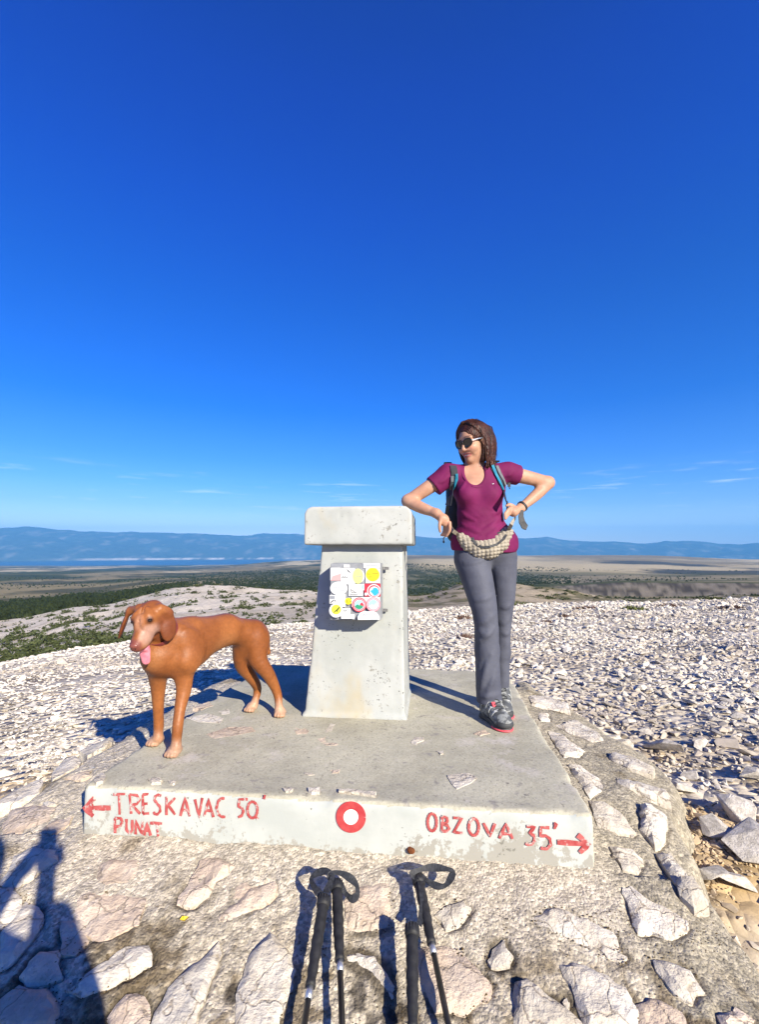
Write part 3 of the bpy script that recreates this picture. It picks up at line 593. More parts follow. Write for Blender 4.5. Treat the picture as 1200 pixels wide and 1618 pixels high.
Z = Z - .010 * sst(.018, .004, JD) * sst(-.25, .25, fbm(X * 4, Y * 4, 0, 79, 2))
sa, sb = to_sl(X, Y); keep = (sdp < .14) & ~((sa > .06) & (sa < WID - .06) & (sb > .06) & (sb < DEP - .06))
idx = np.full(X.shape, -1); cell = keep[:-1, :-1] & keep[1:, :-1] & keep[:-1, 1:] & keep[1:, 1:]
kk = np.zeros(X.shape, bool)
for a in (0, 1):
    for b in (0, 1): kk[a:X.shape[0] - 1 + a, b:X.shape[1] - 1 + b] |= cell
idx[kk] = np.arange(kk.sum()); cy_, cx_ = np.nonzero(cell)
fq = np.stack([idx[cy_, cx_], idx[cy_, cx_ + 1], idx[cy_ + 1, cx_ + 1], idx[cy_ + 1, cx_]], 1)
ax_, ay_, az_ = X[kk], Y[kk], Z[kk]
def mixn(a, b, f): return np.array(a) * (1 - f[:, None]) + np.array(b) * f[:, None]
sa, sb = to_sl(ax_, ay_)
mc = mixn((.58, .51, .40), (.47, .41, .315), sst(-.2, .3, fbm(ax_ * 3, ay_ * 3, 0, 81)))
mc = mixn(mc, (.56, .49, .39), sst(-.28, -.06, sb) * sst(.08, -.04, sb) * .7)
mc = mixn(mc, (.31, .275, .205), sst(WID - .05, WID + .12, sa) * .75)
ms = sst(.12, .34, fbm(ax_ * 4.2, ay_ * 4.2, 0, 83, 4) - .25 * sst(-.55, -.15, sb) + .05); mc = mixn(mc, (.19, .145, .08), ms * .6)
mc = mixn(mc, (.17, .125, .07), sst(.06, .3, fbm(ax_ * 22, ay_ * 22, 0, 87, 3) + .5 * fbm(ax_ * 4.2, ay_ * 4.2, 0, 83, 4)) * .75 * sst(-.2, -.4, sb)); mc = mixn(mc, (.07, .055, .035), sst(.03, .012, JD[kk]) * sst(-.05, .3, fbm(ax_ * 6, ay_ * 6, 0, 89, 3)) * .8 * sst(-.1, -.3, sb))
mc = mixn(mc, (.06, .05, .04), sst(.30, .42, fbm(ax_ * 17, ay_ * 17, 0, 85, 3)) * .8 * sst(-.3, -.45, sb))
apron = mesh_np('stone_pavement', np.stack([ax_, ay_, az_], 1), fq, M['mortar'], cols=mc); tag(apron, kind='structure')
def ap_z(x, y):
    return float(ap_base(x, y)) + .012 * float(fbm(np.array(x * 6.), np.array(y * 6.), 0, 73, 3))
def set_stone(px, m, hgt, parent):
    p3 = [P_ap(*p) for p in px]; c = np.mean(p3, 0); p3 = [c + (p - c) * 1.07 for p in p3]; ring = []
    for k in range(len(p3)):                                     # rough, subdivided outline
        a, b = p3[k], p3[(k + 1) % len(p3)]; nn_ = max(2, int(np.linalg.norm(b - a) / .022))
        for j in range(nn_):
            f = j / nn_; q_ = a * (1 - f) + b * f; ring.append((q_ + rng.normal(size=3) * .0035)[:2])
    ring = np.array(ring); n = len(ring); lo_, hi_ = ring.min(0), ring.max(0); st = max(.010, float(np.sqrt((hi_ - lo_).prod())) / 13)
    gx_, gy_ = np.meshgrid(np.arange(lo_[0], hi_[0], st), np.arange(lo_[1], hi_[1], st)); gp = np.stack([gx_.ravel(), gy_.ravel()], 1) + rng.uniform(-.4, .4, (gx_.size, 2)) * st
    gp = gp[poly_sd(gp[:, 0], gp[:, 1], ring) < -.45 * st]
    allp = np.concatenate([ring, gp]); vv, _, ff, *_r = delaunay_2d_cdt([Vector(p) for p in allp], [], [list(range(n))], 1, 1e-6)
    vv = np.array([tuple(v) for v in vv]); d = -poly_sd(vv[:, 0], vv[:, 1], ring); sx = random.random() * 50; tl = rng.normal(size=2) * .05
    hgt = hgt * .55; zt_ = np.array([ap_z(x, y) for x, y in vv]) + hgt * sst(-.004, .02, d) * .75 + (.0075 * (1 - 2 * np.abs(fbm(vv[:, 0] * 8 + sx, vv[:, 1] * 8, 0, 7, 2)))) * sst(0, .02, d) + .005 * fbm(vv[:, 0] * 26 + sx, vv[:, 1] * 26, 0, 9, 3) + ((vv - c[:2]) @ tl) * sst(.0, .02, d)
    v = [(x, y, z) for (x, y), z in zip(vv, zt_)]; f = [list(q_) for q_ in ff]; rim = [k for k in range(len(vv)) if d[k] < 1e-4]
    cen = c[:2]; edge = {}
    for q_ in f:
        for i in range(len(q_)):
            e_ = (q_[i], q_[(i + 1) % len(q_)]); edge[e_] = 1
    low = {}
    for (i, j) in list(edge):
        if (j, i) in edge: continue
        for k in (i, j):
            if k not in low: low[k] = len(v); v.append((v[k][0] + (v[k][0] - cen[0]) * .03, v[k][1] + (v[k][1] - cen[1]) * .03, v[k][2] - .06))
        f.append([j, i, low[i], low[j]])
    o = mesh_np('stone', np.array(v), f, M[m], parent, smooth=False); o.data.polygons.foreach_set('use_smooth', np.full(len(o.data.polygons), True))
    try: o.data.set_sharp_from_angle(angle=R_(28))
    except Exception: pass
    return o
for px, m, hgt in ST: set_stone(px, m, hgt, apron)
# ------------------------------------------------------------------ concrete slab with the painted way marks
slab = empty('concrete_slab', SL(WID / 2, 0, -.19), 'grey concrete slab with white painted front bearing red route lettering', 'slab')
g = SDF(np.minimum(np.minimum(FL, FR), BR) - (.12, .12, .3), np.maximum(np.maximum(FL, FR), BR) + (.1, .5, .06), .0135)
c = SL(WID / 2, DEP / 2, -.14); g.rbox(c, (WID / 2, DEP / 2, .14), .012, AX)
def slabwarp(p):
    a, b = to_sl(p[:, 0], p[:, 1]); top = sst(-.05, -.005, p[:, 2]); edge = np.exp(-np.minimum(np.minimum(a, WID - a), np.minimum(np.maximum(b, 0), DEP - b)) / .018) * top
    n = fbm(p[:, 0] * 9, p[:, 1] * 9, p[:, 2] * 9, 91, 3)
    fr = sst(.1, .02, b)
    return edge * np.maximum(n, 0) * .03 + .0022 * n * (1 - fr) + .010 * np.maximum(fbm(p[:, 0] * 2, p[:, 1] * 2, 0, 93) * (1 - fr), 0) * top
g.warp(slabwarp); sv, sf = g.mesh()
fc = sv[sf].mean(1); nn = np.cross(sv[sf[:, 1]] - sv[sf[:, 0]], sv[sf[:, 3]] - sv[sf[:, 0]]); nn /= np.linalg.norm(nn, axis=1)[:, None] + 1e-12
front = (nn @ (-ey) > .72) & (fc[:, 2] < -.008 - .012 * np.maximum(0, fbm(fc[:, 0] * 14, 0, 0, 95)) )
fa, _ = to_sl(fc[:, 0], fc[:, 1])
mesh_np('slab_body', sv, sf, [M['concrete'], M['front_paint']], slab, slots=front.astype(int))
def FPT(u, v, off=.003):                                          # pixel -> point on the slab's front face
    d = ray(u, v); n_ = -ey; o_ = FL + n_ * off; t_ = ((o_ - CAM) @ n_) / (d @ n_); return CAM + d * t_
def dens(pts, n=4):
    o = []
    for i in range(len(pts) - 1):
        for k in range(n): f = k / n; o.append((pts[i][0] * (1 - f) + pts[i + 1][0] * f, pts[i][1] * (1 - f) + pts[i + 1][1] * f))
    return o + [pts[-1]]
def ell2(cx, cy, rx, ry, n=22, a0=0, a1=360): return [(cx + rx * math.cos(R_(a0 + (a1 - a0) * k / n)), cy + ry * math.sin(R_(a0 + (a1 - a0) * k / n))) for k in range(n + 1)]
def painted(name, strokes, ox, oy, s, wd=.0049, m='red_paint'):
    mb = MB(); k = 0
    for st in strokes:
        pts = dens(st, 3); w_ = [wd * (1 + .18 * math.sin(i * 1.7 + k)) for i in range(len(pts))]
        mb.ribbon([FPT(ox + x / s, oy + y / s, .003 + .00025 * (k % 3)) for x, y in pts], -ey, w_, .0012); k += 1
    return mb.build(name, M[m], slab)
T1 = [[(190, 132), (235, 130)], [(212, 132), (214, 208)], [(258, 205), (252, 132)], [(252, 132), (280, 135), (290, 152), (280, 168), (256, 172)], [(262, 172), (292, 205)], [(302, 132), (303, 205)], [(302, 132), (325, 130)], [(303, 168), (320, 166)], [(303, 205), (326, 203)],
 [(372, 137), (360, 133), (350, 138), (346, 152), (356, 166), (367, 178), (368, 196), (358, 207), (348, 206), (342, 198)], [(392, 140), (392, 210)], [(425, 145), (394, 176)], [(398, 172), (425, 208)], [(445, 213), (462, 143), (480, 215)], [(450, 190), (475, 192)], [(500, 150), (515, 217), (528, 145)],
 [(535, 215), (552, 150), (570, 218)], [(540, 192), (566, 194)], [(612, 147), (600, 146), (588, 158), (582, 182), (588, 206), (600, 216), (615, 217)]]
painted('painted_word', T1, 100, 1200, 2.4)
painted('painted_number', [[(700, 150), (668, 150), (665, 178), (678, 182), (684, 195), (678, 212), (664, 218)], ell2(718, 190, 19, 31), [(726, 212), (739, 226)], [(766, 134), (762, 149)]], 100, 1200, 2.4)
painted('painted_word', [[(197, 278), (196, 222)], [(196, 222), (218, 222), (225, 235), (218, 250), (198, 255)], [(240, 225), (240, 265), (250, 278), (262, 270), (262, 228)], [(275, 283), (275, 232), (300, 285), (300, 232)], [(308, 287), (318, 240), (332, 288)], [(311, 268), (330, 268)], [(330, 240), (375, 242)], [(357, 242), (360, 296)]], 100, 1200, 2.4, .0054)
painted('painted_arrow', [[(180, 183), (95, 183)], [(118, 146), (80, 183), (114, 214)], [(110, 165), (90, 185), (112, 198)]], 100, 1200, 2.4, .0088)
painted('painted_word', [ell2(320, 237, 17, 33), [(358, 215), (357, 272)], [(358, 215), (374, 218), (379, 230), (374, 240), (360, 243), (378, 249), (384, 260), (377, 270), (357, 272)], [(400, 220), (432, 222), (402, 275), (436, 278)], ell2(478, 255, 19, 32), [(515, 240), (540, 290), (558, 242)], [(575, 298), (600, 242), (625, 300)], [(585, 280), (617, 282)]], 550, 1200, 2.4)
painted('painted_number', [[(678, 252), (710, 255), (690, 278), (706, 288), (710, 304), (700, 319), (684, 322), (674, 316)], [(765, 258), (733, 256), (730, 290), (752, 288), (767, 300), (770, 322), (756, 337), (740, 338), (732, 332)], [(783, 240), (791, 244), (784, 262)]], 550, 1200, 2.4)
painted('painted_arrow', [[(795, 312), (908, 320)], [(872, 285), (913, 320), (880, 352)]], 550, 1200, 2.4, .0085)
tm = mesh_np('trail_mark', *(lambda: ([FPT(555, 1290.5, .0032)] + [FPT(555 + 24 * math.cos(a), 1290.5 + 25 * math.sin(a), .0032) for a in np.linspace(0, 2 * math.pi, 40, endpoint=False)], [[0, 1 + k, 1 + (k + 1) % 40] for k in range(40)]))(), M['white_mark'], slab, smooth=False)
mb = MB(); mb.ribbon([FPT(*p, .0036) for p in ell2(555, 1290.5, 17.8, 18.6, 48)], -ey, .0140, .0012); mb.build('ring', M['red_ring'], tm)
# chips where stone shows through, lying in the slab's top and edge
def chip(px, parent, hgt=.006, m='stone_white', z0=0.0):
    p3 = [P(*p, z0) for p in px]; c = np.mean(p3, 0); ring = []
    for k in range(len(p3)):
        a, b = p3[k], p3[(k + 1) % len(p3)]
        for f in (0, .5): ring.append(a * (1 - f) + b * f + rng.normal(size=3) * .004 * (1, 1, 0))
    n = len(ring); v = [(*r[:2], z0 - .02) for r in ring] + [(*(c + (r - c) * .92)[:2], z0 + hgt * (.6 + rng.random() * .5)) for r in ring] + [(c[0], c[1], z0 + hgt * 1.1)]
    f = [[k, (k + 1) % n, n + (k + 1) % n, n + k] for k in range(n)] + [[n + k, n + (k + 1) % n, 2 * n] for k in range(n)]
    return mesh_np('chip', np.array(v), f, M[m], parent, smooth=False)
def zt(*p): return zz(p, 400, 1020, 3)
for px in (zt((180, 395), (230, 388), (275, 400), (260, 420), (210, 420)), zt((335, 405), (370, 370), (392, 370), (375, 405), (345, 418)), zt((310, 440), (345, 432), (350, 455), (320, 460)), zt((330, 462), (400, 460), (410, 470), (350, 476)), zt((740, 460), (770, 432), (808, 434), (800, 455), (765, 472)),
           zt((912, 610), (1010, 600), (1078, 628), (1000, 672), (965, 680), (940, 640)), zt((870, 500), (900, 500), (890, 516)), zt((240, 600), (280, 600), (285, 614), (255, 612)), zt((365, 592), (410, 586), (415, 602), (378, 606)),
           [(322, 1160), (360, 1148), (402, 1147), (408, 1155), (370, 1163), (335, 1168)], [(305, 1118), (330, 1108), (337, 1115), (318, 1122)], [(345, 1124), (362, 1120), (364, 1127), (350, 1129)], [(293, 1134), (330, 1127), (357, 1134), (350, 1143), (310, 1141)], [(1090 * .96 - 300, 1158), (765, 1152), (775, 1158), (760, 1163)]):
    chip(px, slab, .0012, 'stone_pink' if random.random() < .5 else 'stone_white')
for px in (zz([(395, 690), (450, 684), (530, 694), (590, 702), (585, 716), (500, 714), (420, 704)], 400, 1020, 3), zz([(255, 680), (320, 682), (322, 704), (270, 706)], 400, 1020, 3), zz([(140, 684), (180, 678), (185, 700), (150, 702)], 400, 1020, 3), zz([(590, 800), (640, 770), (678, 785), (660, 825), (615, 838)], 0, 1030, 4), zz([(940, 815), (1000, 806), (1030, 818), (1010, 838), (960, 838)], 0, 1030, 4), zz([(1060, 830), (1095, 815), (1120, 830), (1090, 846)], 0, 1030, 4)):
    chip(px, slab, .009, 'stone_white')
M['rust'] = mat('rust', (.20, .06, .015), (.10, .035, .012), scale=60, rough=.9, bump=.6, bscale=150)
pr_ = FPT(648, 1341, .0); mb = MB(); mb.tube([pr_ + ey * .03, pr_ - ey * .012], .009, 8); mb.ball(pr_ - ey * .010 + ex * .006, (.014, .008, .011), 6, AX); tag(mb.build('rusty_bar', M['rust'], None, True, origin=pr_), 'short rusty iron stub sticking out low on the white slab front', 'iron bar')
# ------------------------------------------------------------------ pillar and cap
a0, b0 = to_sl(*P(482, 1128)[:2]); a1, b1 = to_sl(*P(648, 1137)[:2]); bF = (b0 + b1) / 2; aC = None
pbl, pbr = P(482, 1129), P(640, 1138); al, bl = to_sl(pbl[0], pbl[1]); ar, br_ = to_sl(pbr[0], pbr[1])
bF = (bl + br_) / 2; aC = (al + ar) / 2; HW = (ar - al) / 2
def front_at(u, v, b):                                            # point on plane depth=b (slab coords) seen at pixel
    d = ray(u, v); o_ = FL + ey * b; t_ = ((o_ - CAM) @ ey) / (d @ ey); return CAM + d * t_
capT = front_at(570, 800, bF); capB = front_at(570, 861, bF)
ptl, ptr = front_at(507, 875, bF + .025), front_at(636, 876, bF + .025)
HT = float((ptr - ptl) @ ex) / 2; aT = (to_sl(*ptl[:2])[0] + to_sl(*ptr[:2])[0]) / 2
zT = float(capB[2]); zTop = float(capT[2]); print('pillar', HW, HT, aC, aT, bF, zT, zTop)
pil = empty('concrete_pillar', SL(aC, bF + HW, 0), 'white concrete survey pillar with broad cap standing on the slab', 'pillar')
g = SDF(SL(aC, bF + HW, 0) - (HW + .1, HW + .12, .05), SL(aC, bF + HW, 0) + (HW + .1, HW + .12, zT + .03), .009)
sl_, X, Y, Z = g._blk(g.lo, g.lo + g.h * g.n)
tt = np.clip(Z / zT, -.1, 1.1); aa = (X - FL[0]) * ex[0] + (Y - FL[1]) * ex[1]; bb = (X - FL[0]) * ey[0] + (Y - FL[1]) * ey[1]
hw = HW + (HT - HW) * tt; ac = aC + (aT - aC) * tt; bc = bF + HW
qa = np.abs(aa - ac) - hw + .012; qb = np.abs(bb - bc) - hw + .012; g.F = (np.sqrt(np.maximum(qa, 0) ** 2 + np.maximum(qb, 0) ** 2) + np.minimum(np.maximum(qa, qb), 0) - .012).astype(np.float32)
g.plane((0, 0, zT + .012), (0, 0, 1)); g.plane((0, 0, -.02), (0, 0, -1))
g.rbox(SL(aC, bF + HW, .0), (HW + .012, HW + .012, .012), .008, AX, k=.02)
g.warp(lambda p: .0018 * fbm(p[:, 0] * 14, p[:, 1] * 14, p[:, 2] * 14, 101, 3) + .006 * np.maximum(0, fbm(p[:, 0] * 20, p[:, 1] * 20, p[:, 2] * 9, 103, 3) - .1) * (np.abs(np.abs(to_sl(p[:, 0], p[:, 1])[0] - aC) - HT - .03) < .05))
mesh_np('shaft', *g.mesh(), M['pillar_paint'], pil)
cfl, cfr = front_at(481, 835, bF - .03), front_at(651, 835, bF - .03); cw = float((cfr - cfl) @ ex) / 2; ca = (to_sl(*cfl[:2])[0] + to_sl(*cfr[:2])[0]) / 2
cdp = cw * .98; cc = SL(ca, bF - .03 + cdp, (zT + zTop) / 2)
g = SDF(cc - (cw + .14, cw + .14, .2), cc + (cw + .14, cw + .14, .2), .0085)
sl_, X, Y, Z = g._blk(g.lo, g.lo + g.h * g.n); hh = (zTop - zT) / 2; px_, py_, pz_ = X - cc[0], Y - cc[1], Z - cc[2]
aa = np.abs(px_ * ex[0] + py_ * ex[1]); bb = np.abs(px_ * ey[0] + py_ * ey[1])
def rb(q1, q2, r1): q1 = q1 + r1; q2 = q2 + r1; return np.sqrt(np.maximum(q1, 0) ** 2 + np.maximum(q2, 0) ** 2) + np.minimum(np.maximum(q1, q2), 0) - r1
rr_ = np.where(pz_ > 0, .05, .012); g.F = np.maximum(rb(aa - cw, np.abs(pz_) - hh, rr_), rb(bb - cdp, np.abs(pz_) - hh, .014) + 0 * aa).astype(np.float32)
g.warp(lambda p: .0018 * fbm(p[:, 0] * 12, p[:, 1] * 12, p[:, 2] * 12, 105, 3) + .005 * np.maximum(0, fbm(p[:, 0] * 22, p[:, 1] * 22, p[:, 2] * 22, 107, 2) - .25))
mesh_np('cap', *g.mesh(), M['pillar_paint'], pil)
# ---- log box with stickers
M['boxgrey'] = mat('grey_painted_metal', (.20, .21, .23), (.26, .27, .29), scale=20, rough=.5, spec=.4)
M['hinge'] = mat('worn_steel', (.22, .22, .22), (.12, .11, .10), scale=60, rough=.5, metal=.5)
BD = .105; fb = bF + .012 - BD
bl_, br2 = front_at(522, 935, fb), front_at(602, 935, fb); zt_ = float(front_at(562, 890, fb)[2]); zb_ = float(front_at(562, 980, fb)[2])
bw = float((br2 - bl_) @ ex) / 2; bc = (bl_ + br2) / 2; bcz = (zt_ + zb_) / 2; bh = (zt_ - zb_) / 2
boxc = np.array((bc[0], bc[1], bcz)) + ey * (BD / 2)
bx = empty('summit_box', tuple(boxc - ez * bh), 'grey metal log box covered in stickers fixed to the white pillar', 'box')
mb = MB(); mb.box(boxc + ey * .004, (bw, BD / 2, bh), AX); mb.build('case', M['boxgrey'], bx, bevel=.004)
mb = MB(); mb.box(boxc - ey * (BD / 2 + .001), (bw * .985, .004, bh * .985), AX); mb.build('door', M['boxgrey'], bx, bevel=.002)
for (u, v) in ((611, 898), (609, 964)):
    p_ = front_at(u, v, bF + .008); mb = MB(); mb.box(p_, (.014, .004, .008), AX); mb.tube([p_ - ex * .016 - ez * .009 - ey * .003, p_ - ex * .016 + ez * .009 - ey * .003], .004, 8); mb.build('hinge', M['hinge'], bx)
def smat(n_, c): return mat('sticker_' + n_, c, tuple(min(1, k * 1.05) for k in c), scale=30, rough=.45, spec=.4)
SM = {k: smat(k, c) for k, c in dict(white=(.53, .54, .55), yellow=(.64, .54, .02), pale=(.56, .57, .20), lemon=(.58, .60, .05), red=(.50, .03, .05), pink=(.58, .20, .24), blue=(.03, .33, .72), sky=(.30, .58, .75), green=(.03, .25, .13), black=(.03, .03, .03), grey=(.22, .235, .27), rose=(.60, .30, .30), mint=(.42, .66, .58), olive=(.10, .11, .02)).items()}
lay = [0]
fB = fb - .0065
def spt(x, y, off): 
    u, v = 510 + x / 10.909, 880 + y / 10.909; return front_at(u, v, fB - off)
def sticker(name, pts, m, par, off=None):
    if off is None: lay[0] += 1; off = lay[0] * .00035
    mb = MB(); n = len(pts); a = [spt(x, y, off) for x, y in pts]; b = [spt(x, y, off - .0006) for x, y in pts]
    mb.add(b + a, [list(range(n, 2 * n))] + [[k, (k + 1) % n, n + (k + 1) % n, n + k] for k in range(n)]); return mb.build(name, SM[m], par)
def circ(x, y, r, n=28, ry=None): return ell2(x, y, r, ry or r, n)[:-1]
def rect(x0, y0, x1, y1): return [(x0, y0), (x1, y0), (x1, y1), (x0, y1)]
def scrib(par, lines, m='black', wd=.0016):
    lay[0] += 1; mb = MB()
    for ln in lines: mb.ribbon([spt(x, y, lay[0] * .00035) for x, y in ln], -ey, wd, .0003)
    mb.build('print', SM[m], par)
def wig(x0, x1, y, a=8, n=9): return [(x0 + (x1 - x0) * k / n, y + a * math.sin(k * 2.3) * (.4 + .6 * ((k * 7) % 3) / 2)) for k in range(n + 1)]
s = sticker('sticker', rect(135, 185, 305, 405), 'white', bx); sticker('print', [(170, 330), (300, 290), (345, 400), (140, 405)], 'rose', s)
s = sticker('sticker', rect(315, 190, 560, 470), 'white', bx); scrib(s, [[(420, 215), (480, 270)], [(430, 235), (470, 265)], wig(330, 430, 350, 20)], wd=.0016)
s = sticker('sticker', circ(615, 330, 115), 'white', bx); sticker('print', circ(610, 330, 90, 28, 130)[:29], 'pale', s); scrib(s, [wig(560, 680, 335)], 'grey')
s = sticker('sticker', rect(360, 130, 470, 182), 'white', bx); scrib(s, [wig(378, 450, 155, 5)], 'grey')
s = sticker('sticker', rect(700, 105, 992, 190), 'white', bx); scrib(s, [wig(745, 935, 150, 9, 14)], 'grey', .0014)
s = sticker('sticker', rect(742, 196, 992, 452), 'white', bx); sticker('print', circ(865, 305, 118), 'yellow', s); scrib(s, [wig(770, 830, 295), wig(850, 960, 290, 6), wig(790, 850, 345)], 'olive')
s = sticker('sticker', circ(280, 540, 150, 32, 118), 'white', bx); scrib(s, [wig(180, 320, 520, 10), wig(300, 400, 585, 6)], 'grey')
s = sticker('sticker', rect(445, 470, 700, 670), 'white', bx); scrib(s, [[(490, 545), (500, 610), (585, 620), (540, 590), (505, 575)], wig(470, 600, 650, 4)], 'black', .0014)
s = sticker('sticker', circ(715, 520, 55), 'white', bx); sticker('print', circ(712, 518, 40), 'sky', s)
s = sticker('sticker', rect(720, 460, 1000, 680), 'red', bx); sticker('print', circ(885, 585, 118), 'white', s); sticker('print', circ(885, 585, 100), 'red', s); sticker('print', circ(890, 590, 84), 'white', s); sticker('print', [(820, 585), (860, 565), (880, 530), (930, 530), (965, 570), (970, 620), (930, 660), (890, 670), (870, 640), (850, 620)], 'blue', s); sticker('print', circ(748, 640, 26), 'white', s)
s = sticker('sticker', rect(120, 655, 300, 805), 'white', bx); sticker('print', rect(125, 670, 210, 725), 'grey', s); scrib(s, [[(135, 790), (200, 740)], [(150, 775), (180, 750)], [(215, 740), (225, 770)], wig(265, 300, 740, 18, 5)], 'black', .002)
s = sticker('sticker', rect(255, 640, 400, 860), 'white', bx)
s = sticker('sticker', circ(445, 762, 62, 20, 58), 'yellow', bx); scrib(s, [[(420, 735), (425, 785), (455, 775)], wig(470, 500, 765, 12, 4)], 'olive')
s = sticker('sticker', rect(500, 690, 990, 860), 'white', bx)
for (cx_s, cy_s, a_, b_, c_) in ((632, 822, 'red', 'sky', 'green'), (875, 818, 'pink', 'sky', 'mint')):
    s = sticker('sticker', circ(cx_s, cy_s, 125), a_, bx); sticker('print', circ(cx_s, cy_s, 108), 'white', s); sticker('print', circ(cx_s, cy_s, 100), a_, s); sticker('print', circ(cx_s, cy_s, 86), 'white', s); sticker('print', circ(cx_s, cy_s, 82), b_, s)
    sticker('print', [(cx_s - 78, cy_s + 25), (cx_s - 30, cy_s - 8), (cx_s + 10, cy_s + 8), (cx_s + 60, cy_s - 40), (cx_s + 80, cy_s + 10), (cx_s + 50, cy_s + 62), (cx_s, cy_s + 81), (cx_s - 50, cy_s + 64)], c_, s)
    if a_ == 'red': sticker('print', [(cx_s + 5, cy_s - 10), (cx_s + 50, cy_s - 45), (cx_s + 76, cy_s - 5), (cx_s + 70, cy_s + 25), (cx_s + 40, cy_s + 15)], 'red', s); sticker('print', [(cx_s - 8, cy_s - 10), (cx_s + 4, cy_s - 10), (cx_s + 6, cy_s + 12), (cx_s - 6, cy_s + 12)], 'white', s)
s = sticker('sticker', rect(300, 880, 480, 1000), 'white', bx); scrib(s, [wig(335, 415, 930, 14, 6)], 'black', .0016)
s = sticker('sticker', rect(318, 985, 555, 1065), 'white', bx); scrib(s, [wig(350, 460, 1020, 4)], 'rose')
s = sticker('sticker', circ(235, 922, 122), 'white', bx); sticker('print', circ(235, 905, 84), 'lemon', s); sticker('print', [(185, 955), (240, 900), (285, 855), (298, 858), (290, 885), (262, 925), (268, 945), (250, 945), (235, 935), (195, 965)], 'olive', s)
s = sticker('sticker', [(600, 1030), (640, 960), (700, 935), (890, 935), (940, 960), (985, 1030), (985, 1080), (610, 1085)], 'white', bx); scrib(s, [wig(680, 900, 1000, 12, 14)], 'grey', .0016); scrib(s, [[(612, 1030), (650, 965)], wig(680, 950, 1062, 4)], 'sky', .0012)
# ------------------------------------------------------------------ ground intersections
def P_ter(u, v):
    d = ray(u, v); d = d / np.linalg.norm(d); t = 1.0
    for _ in range(80):
        p = CAM + d * t; e_ = p[2] - float(terrain_z(p[0], p[1])); t += e_ * (1.2 if t < 8 else 2.0)
    return CAM + d * t
def basis(f, up=(0, 0, 1)):
    f = np.array(f, float); f /= np.linalg.norm(f); s_ = np.cross(np.array(up, float), f); s_ /= np.linalg.norm(s_); return s_, f, np.cross(f, s_)
def capcut(g, a, b, ra, rb, k):                                    # capsule with a flat far end
    a = np.array(a, float); b = np.array(b, float); m = max(ra, rb) + k + 4 * g.h
    sl, X, Y, Z = g._blk(np.minimum(a, b) - m, np.maximum(a, b) + m); ba = b - a; ln = np.linalg.norm(ba); n_ = ba / ln
    px, py, pz = X - a[0], Y - a[1], Z - a[2]; t = px * n_[0] + py * n_[1] + pz * n_[2]; tc_ = np.clip(t, 0, ln + .05)
    d = np.sqrt((px - n_[0] * tc_) ** 2 + (py - n_[1] * tc_) ** 2 + (pz - n_[2] * tc_) ** 2) - (ra + (rb - ra) * np.clip(t / ln, 0, 1)); d = np.maximum(d, t - ln); g._put(sl, d, k, 'u')
def VD(u, v, Y): return V(u, v, Y + .08)
# ------------------------------------------------------------------ dog
M['fur'] = mat('russet_fur', (.90, .90, .90), (1.07, 1.07, 1.07), scale=70, rough=.46, attr=True, spec=.32, bump=.35, bscale=120, bdist=.004)
M['eye'] = mat('dark_eye', (.02, .010, .006), rough=.12, spec=.5)
M['nose'] = mat('brown_nose', (.15, .04, .03), (.20, .06, .045), scale=60, rough=.4, spec=.5, bump=.3, bscale=250, bdist=.001)
M['tongue'] = mat('pink_tongue', (.60, .15, .20), (.68, .22, .27), scale=50, rough=.4, spec=.5, bump=.3, bscale=200, bdist=.001)
M['leather'] = mat('red_leather', (.16, .03, .03), (.22, .05, .045), scale=40, rough=.5)
g = SDF((-1.45, 1.90, -.005), (-.40, 3.04, .82), .0048)
bdir = np.array((.56, .83, 0)); BA = [bdir, np.array((.83, -.56, 0)), ez]
g.ell(VD(280, 1028, 2.26), (.17, .092, .118), BA, k=.03); g.cap(VD(300, 1018, 2.32), VD(358, 995, 2.52), .103, .070, .04); g.cap(VD(358, 994, 2.52), VD(396, 1001, 2.64), .069, .078, .04)
g.ell(VD(287, 994, 2.27), (.10, .055, .05), BA, k=.05); g.cap(VD(306, 1001, 2.33), VD(352, 995, 2.50), .074, .070, .05); g.ell(VD(247, 1040, 2.18), .046, k=.06); g.cap(VD(276, 1012, 2.25), VD(245, 984, 2.13), .080, .057, .045)
g.ell(VD(403, 1006, 2.67), (.075, .068, .085), BA, k=.04)
g.ell(VD(289, 1016, 2.25) + BA[1] * .062, (.042, .020, .078), [BA[0] * .92 + ez * .38, BA[1], ez * .92 - BA[0] * .38], k=.05); g.ell(VD(291, 1044, 2.235) + BA[1] * .045, (.045, .025, .045), BA, k=.05); g.ell(VD(401, 1018, 2.65) + BA[1] * .045, (.055, .028, .065), BA, k=.05)
hf_ = np.array((-.09, -.70, -.70)); ds, df, du = basis(hf_); dc = VD(238, 971, 2.09); DA = [ds, df, du]
def DH(s, f, u): return dc + ds * s + df * f + du * u
g.ell(dc, (.058, .072, .056), DA, k=.03); g.cap(DH(0, .03, -.008), DH(0, .145, -.022), .045, .030, .03); g.ell(DH(0, .035, .022), (.05, .035, .028), DA, k=.03)
for sgn in (-1, 1):
    g.ell(DH(sgn * .03, .045, .035), (.020, .022, .014), DA, k=.02); g.ell(DH(sgn * .023, .10, -.036), (.016, .05, .022), DA, k=.015)
    g.ell(DH(sgn * .036, .055, .018), .0085, k=.008, op='s'); g.ell(DH(sgn * .040, .03, -.02), (.02, .04, .03), DA, k=.02)
g.cap(DH(0, .02, -.062), DH(0, .105, -.072), .024, .014, .012); g.cap(VD(252, 990, 2.14), DH(0, .01, -.05), .055, .045, .03)
g.ell(DH(0, .155, -.010), (.019, .014, .014), DA, k=.008)
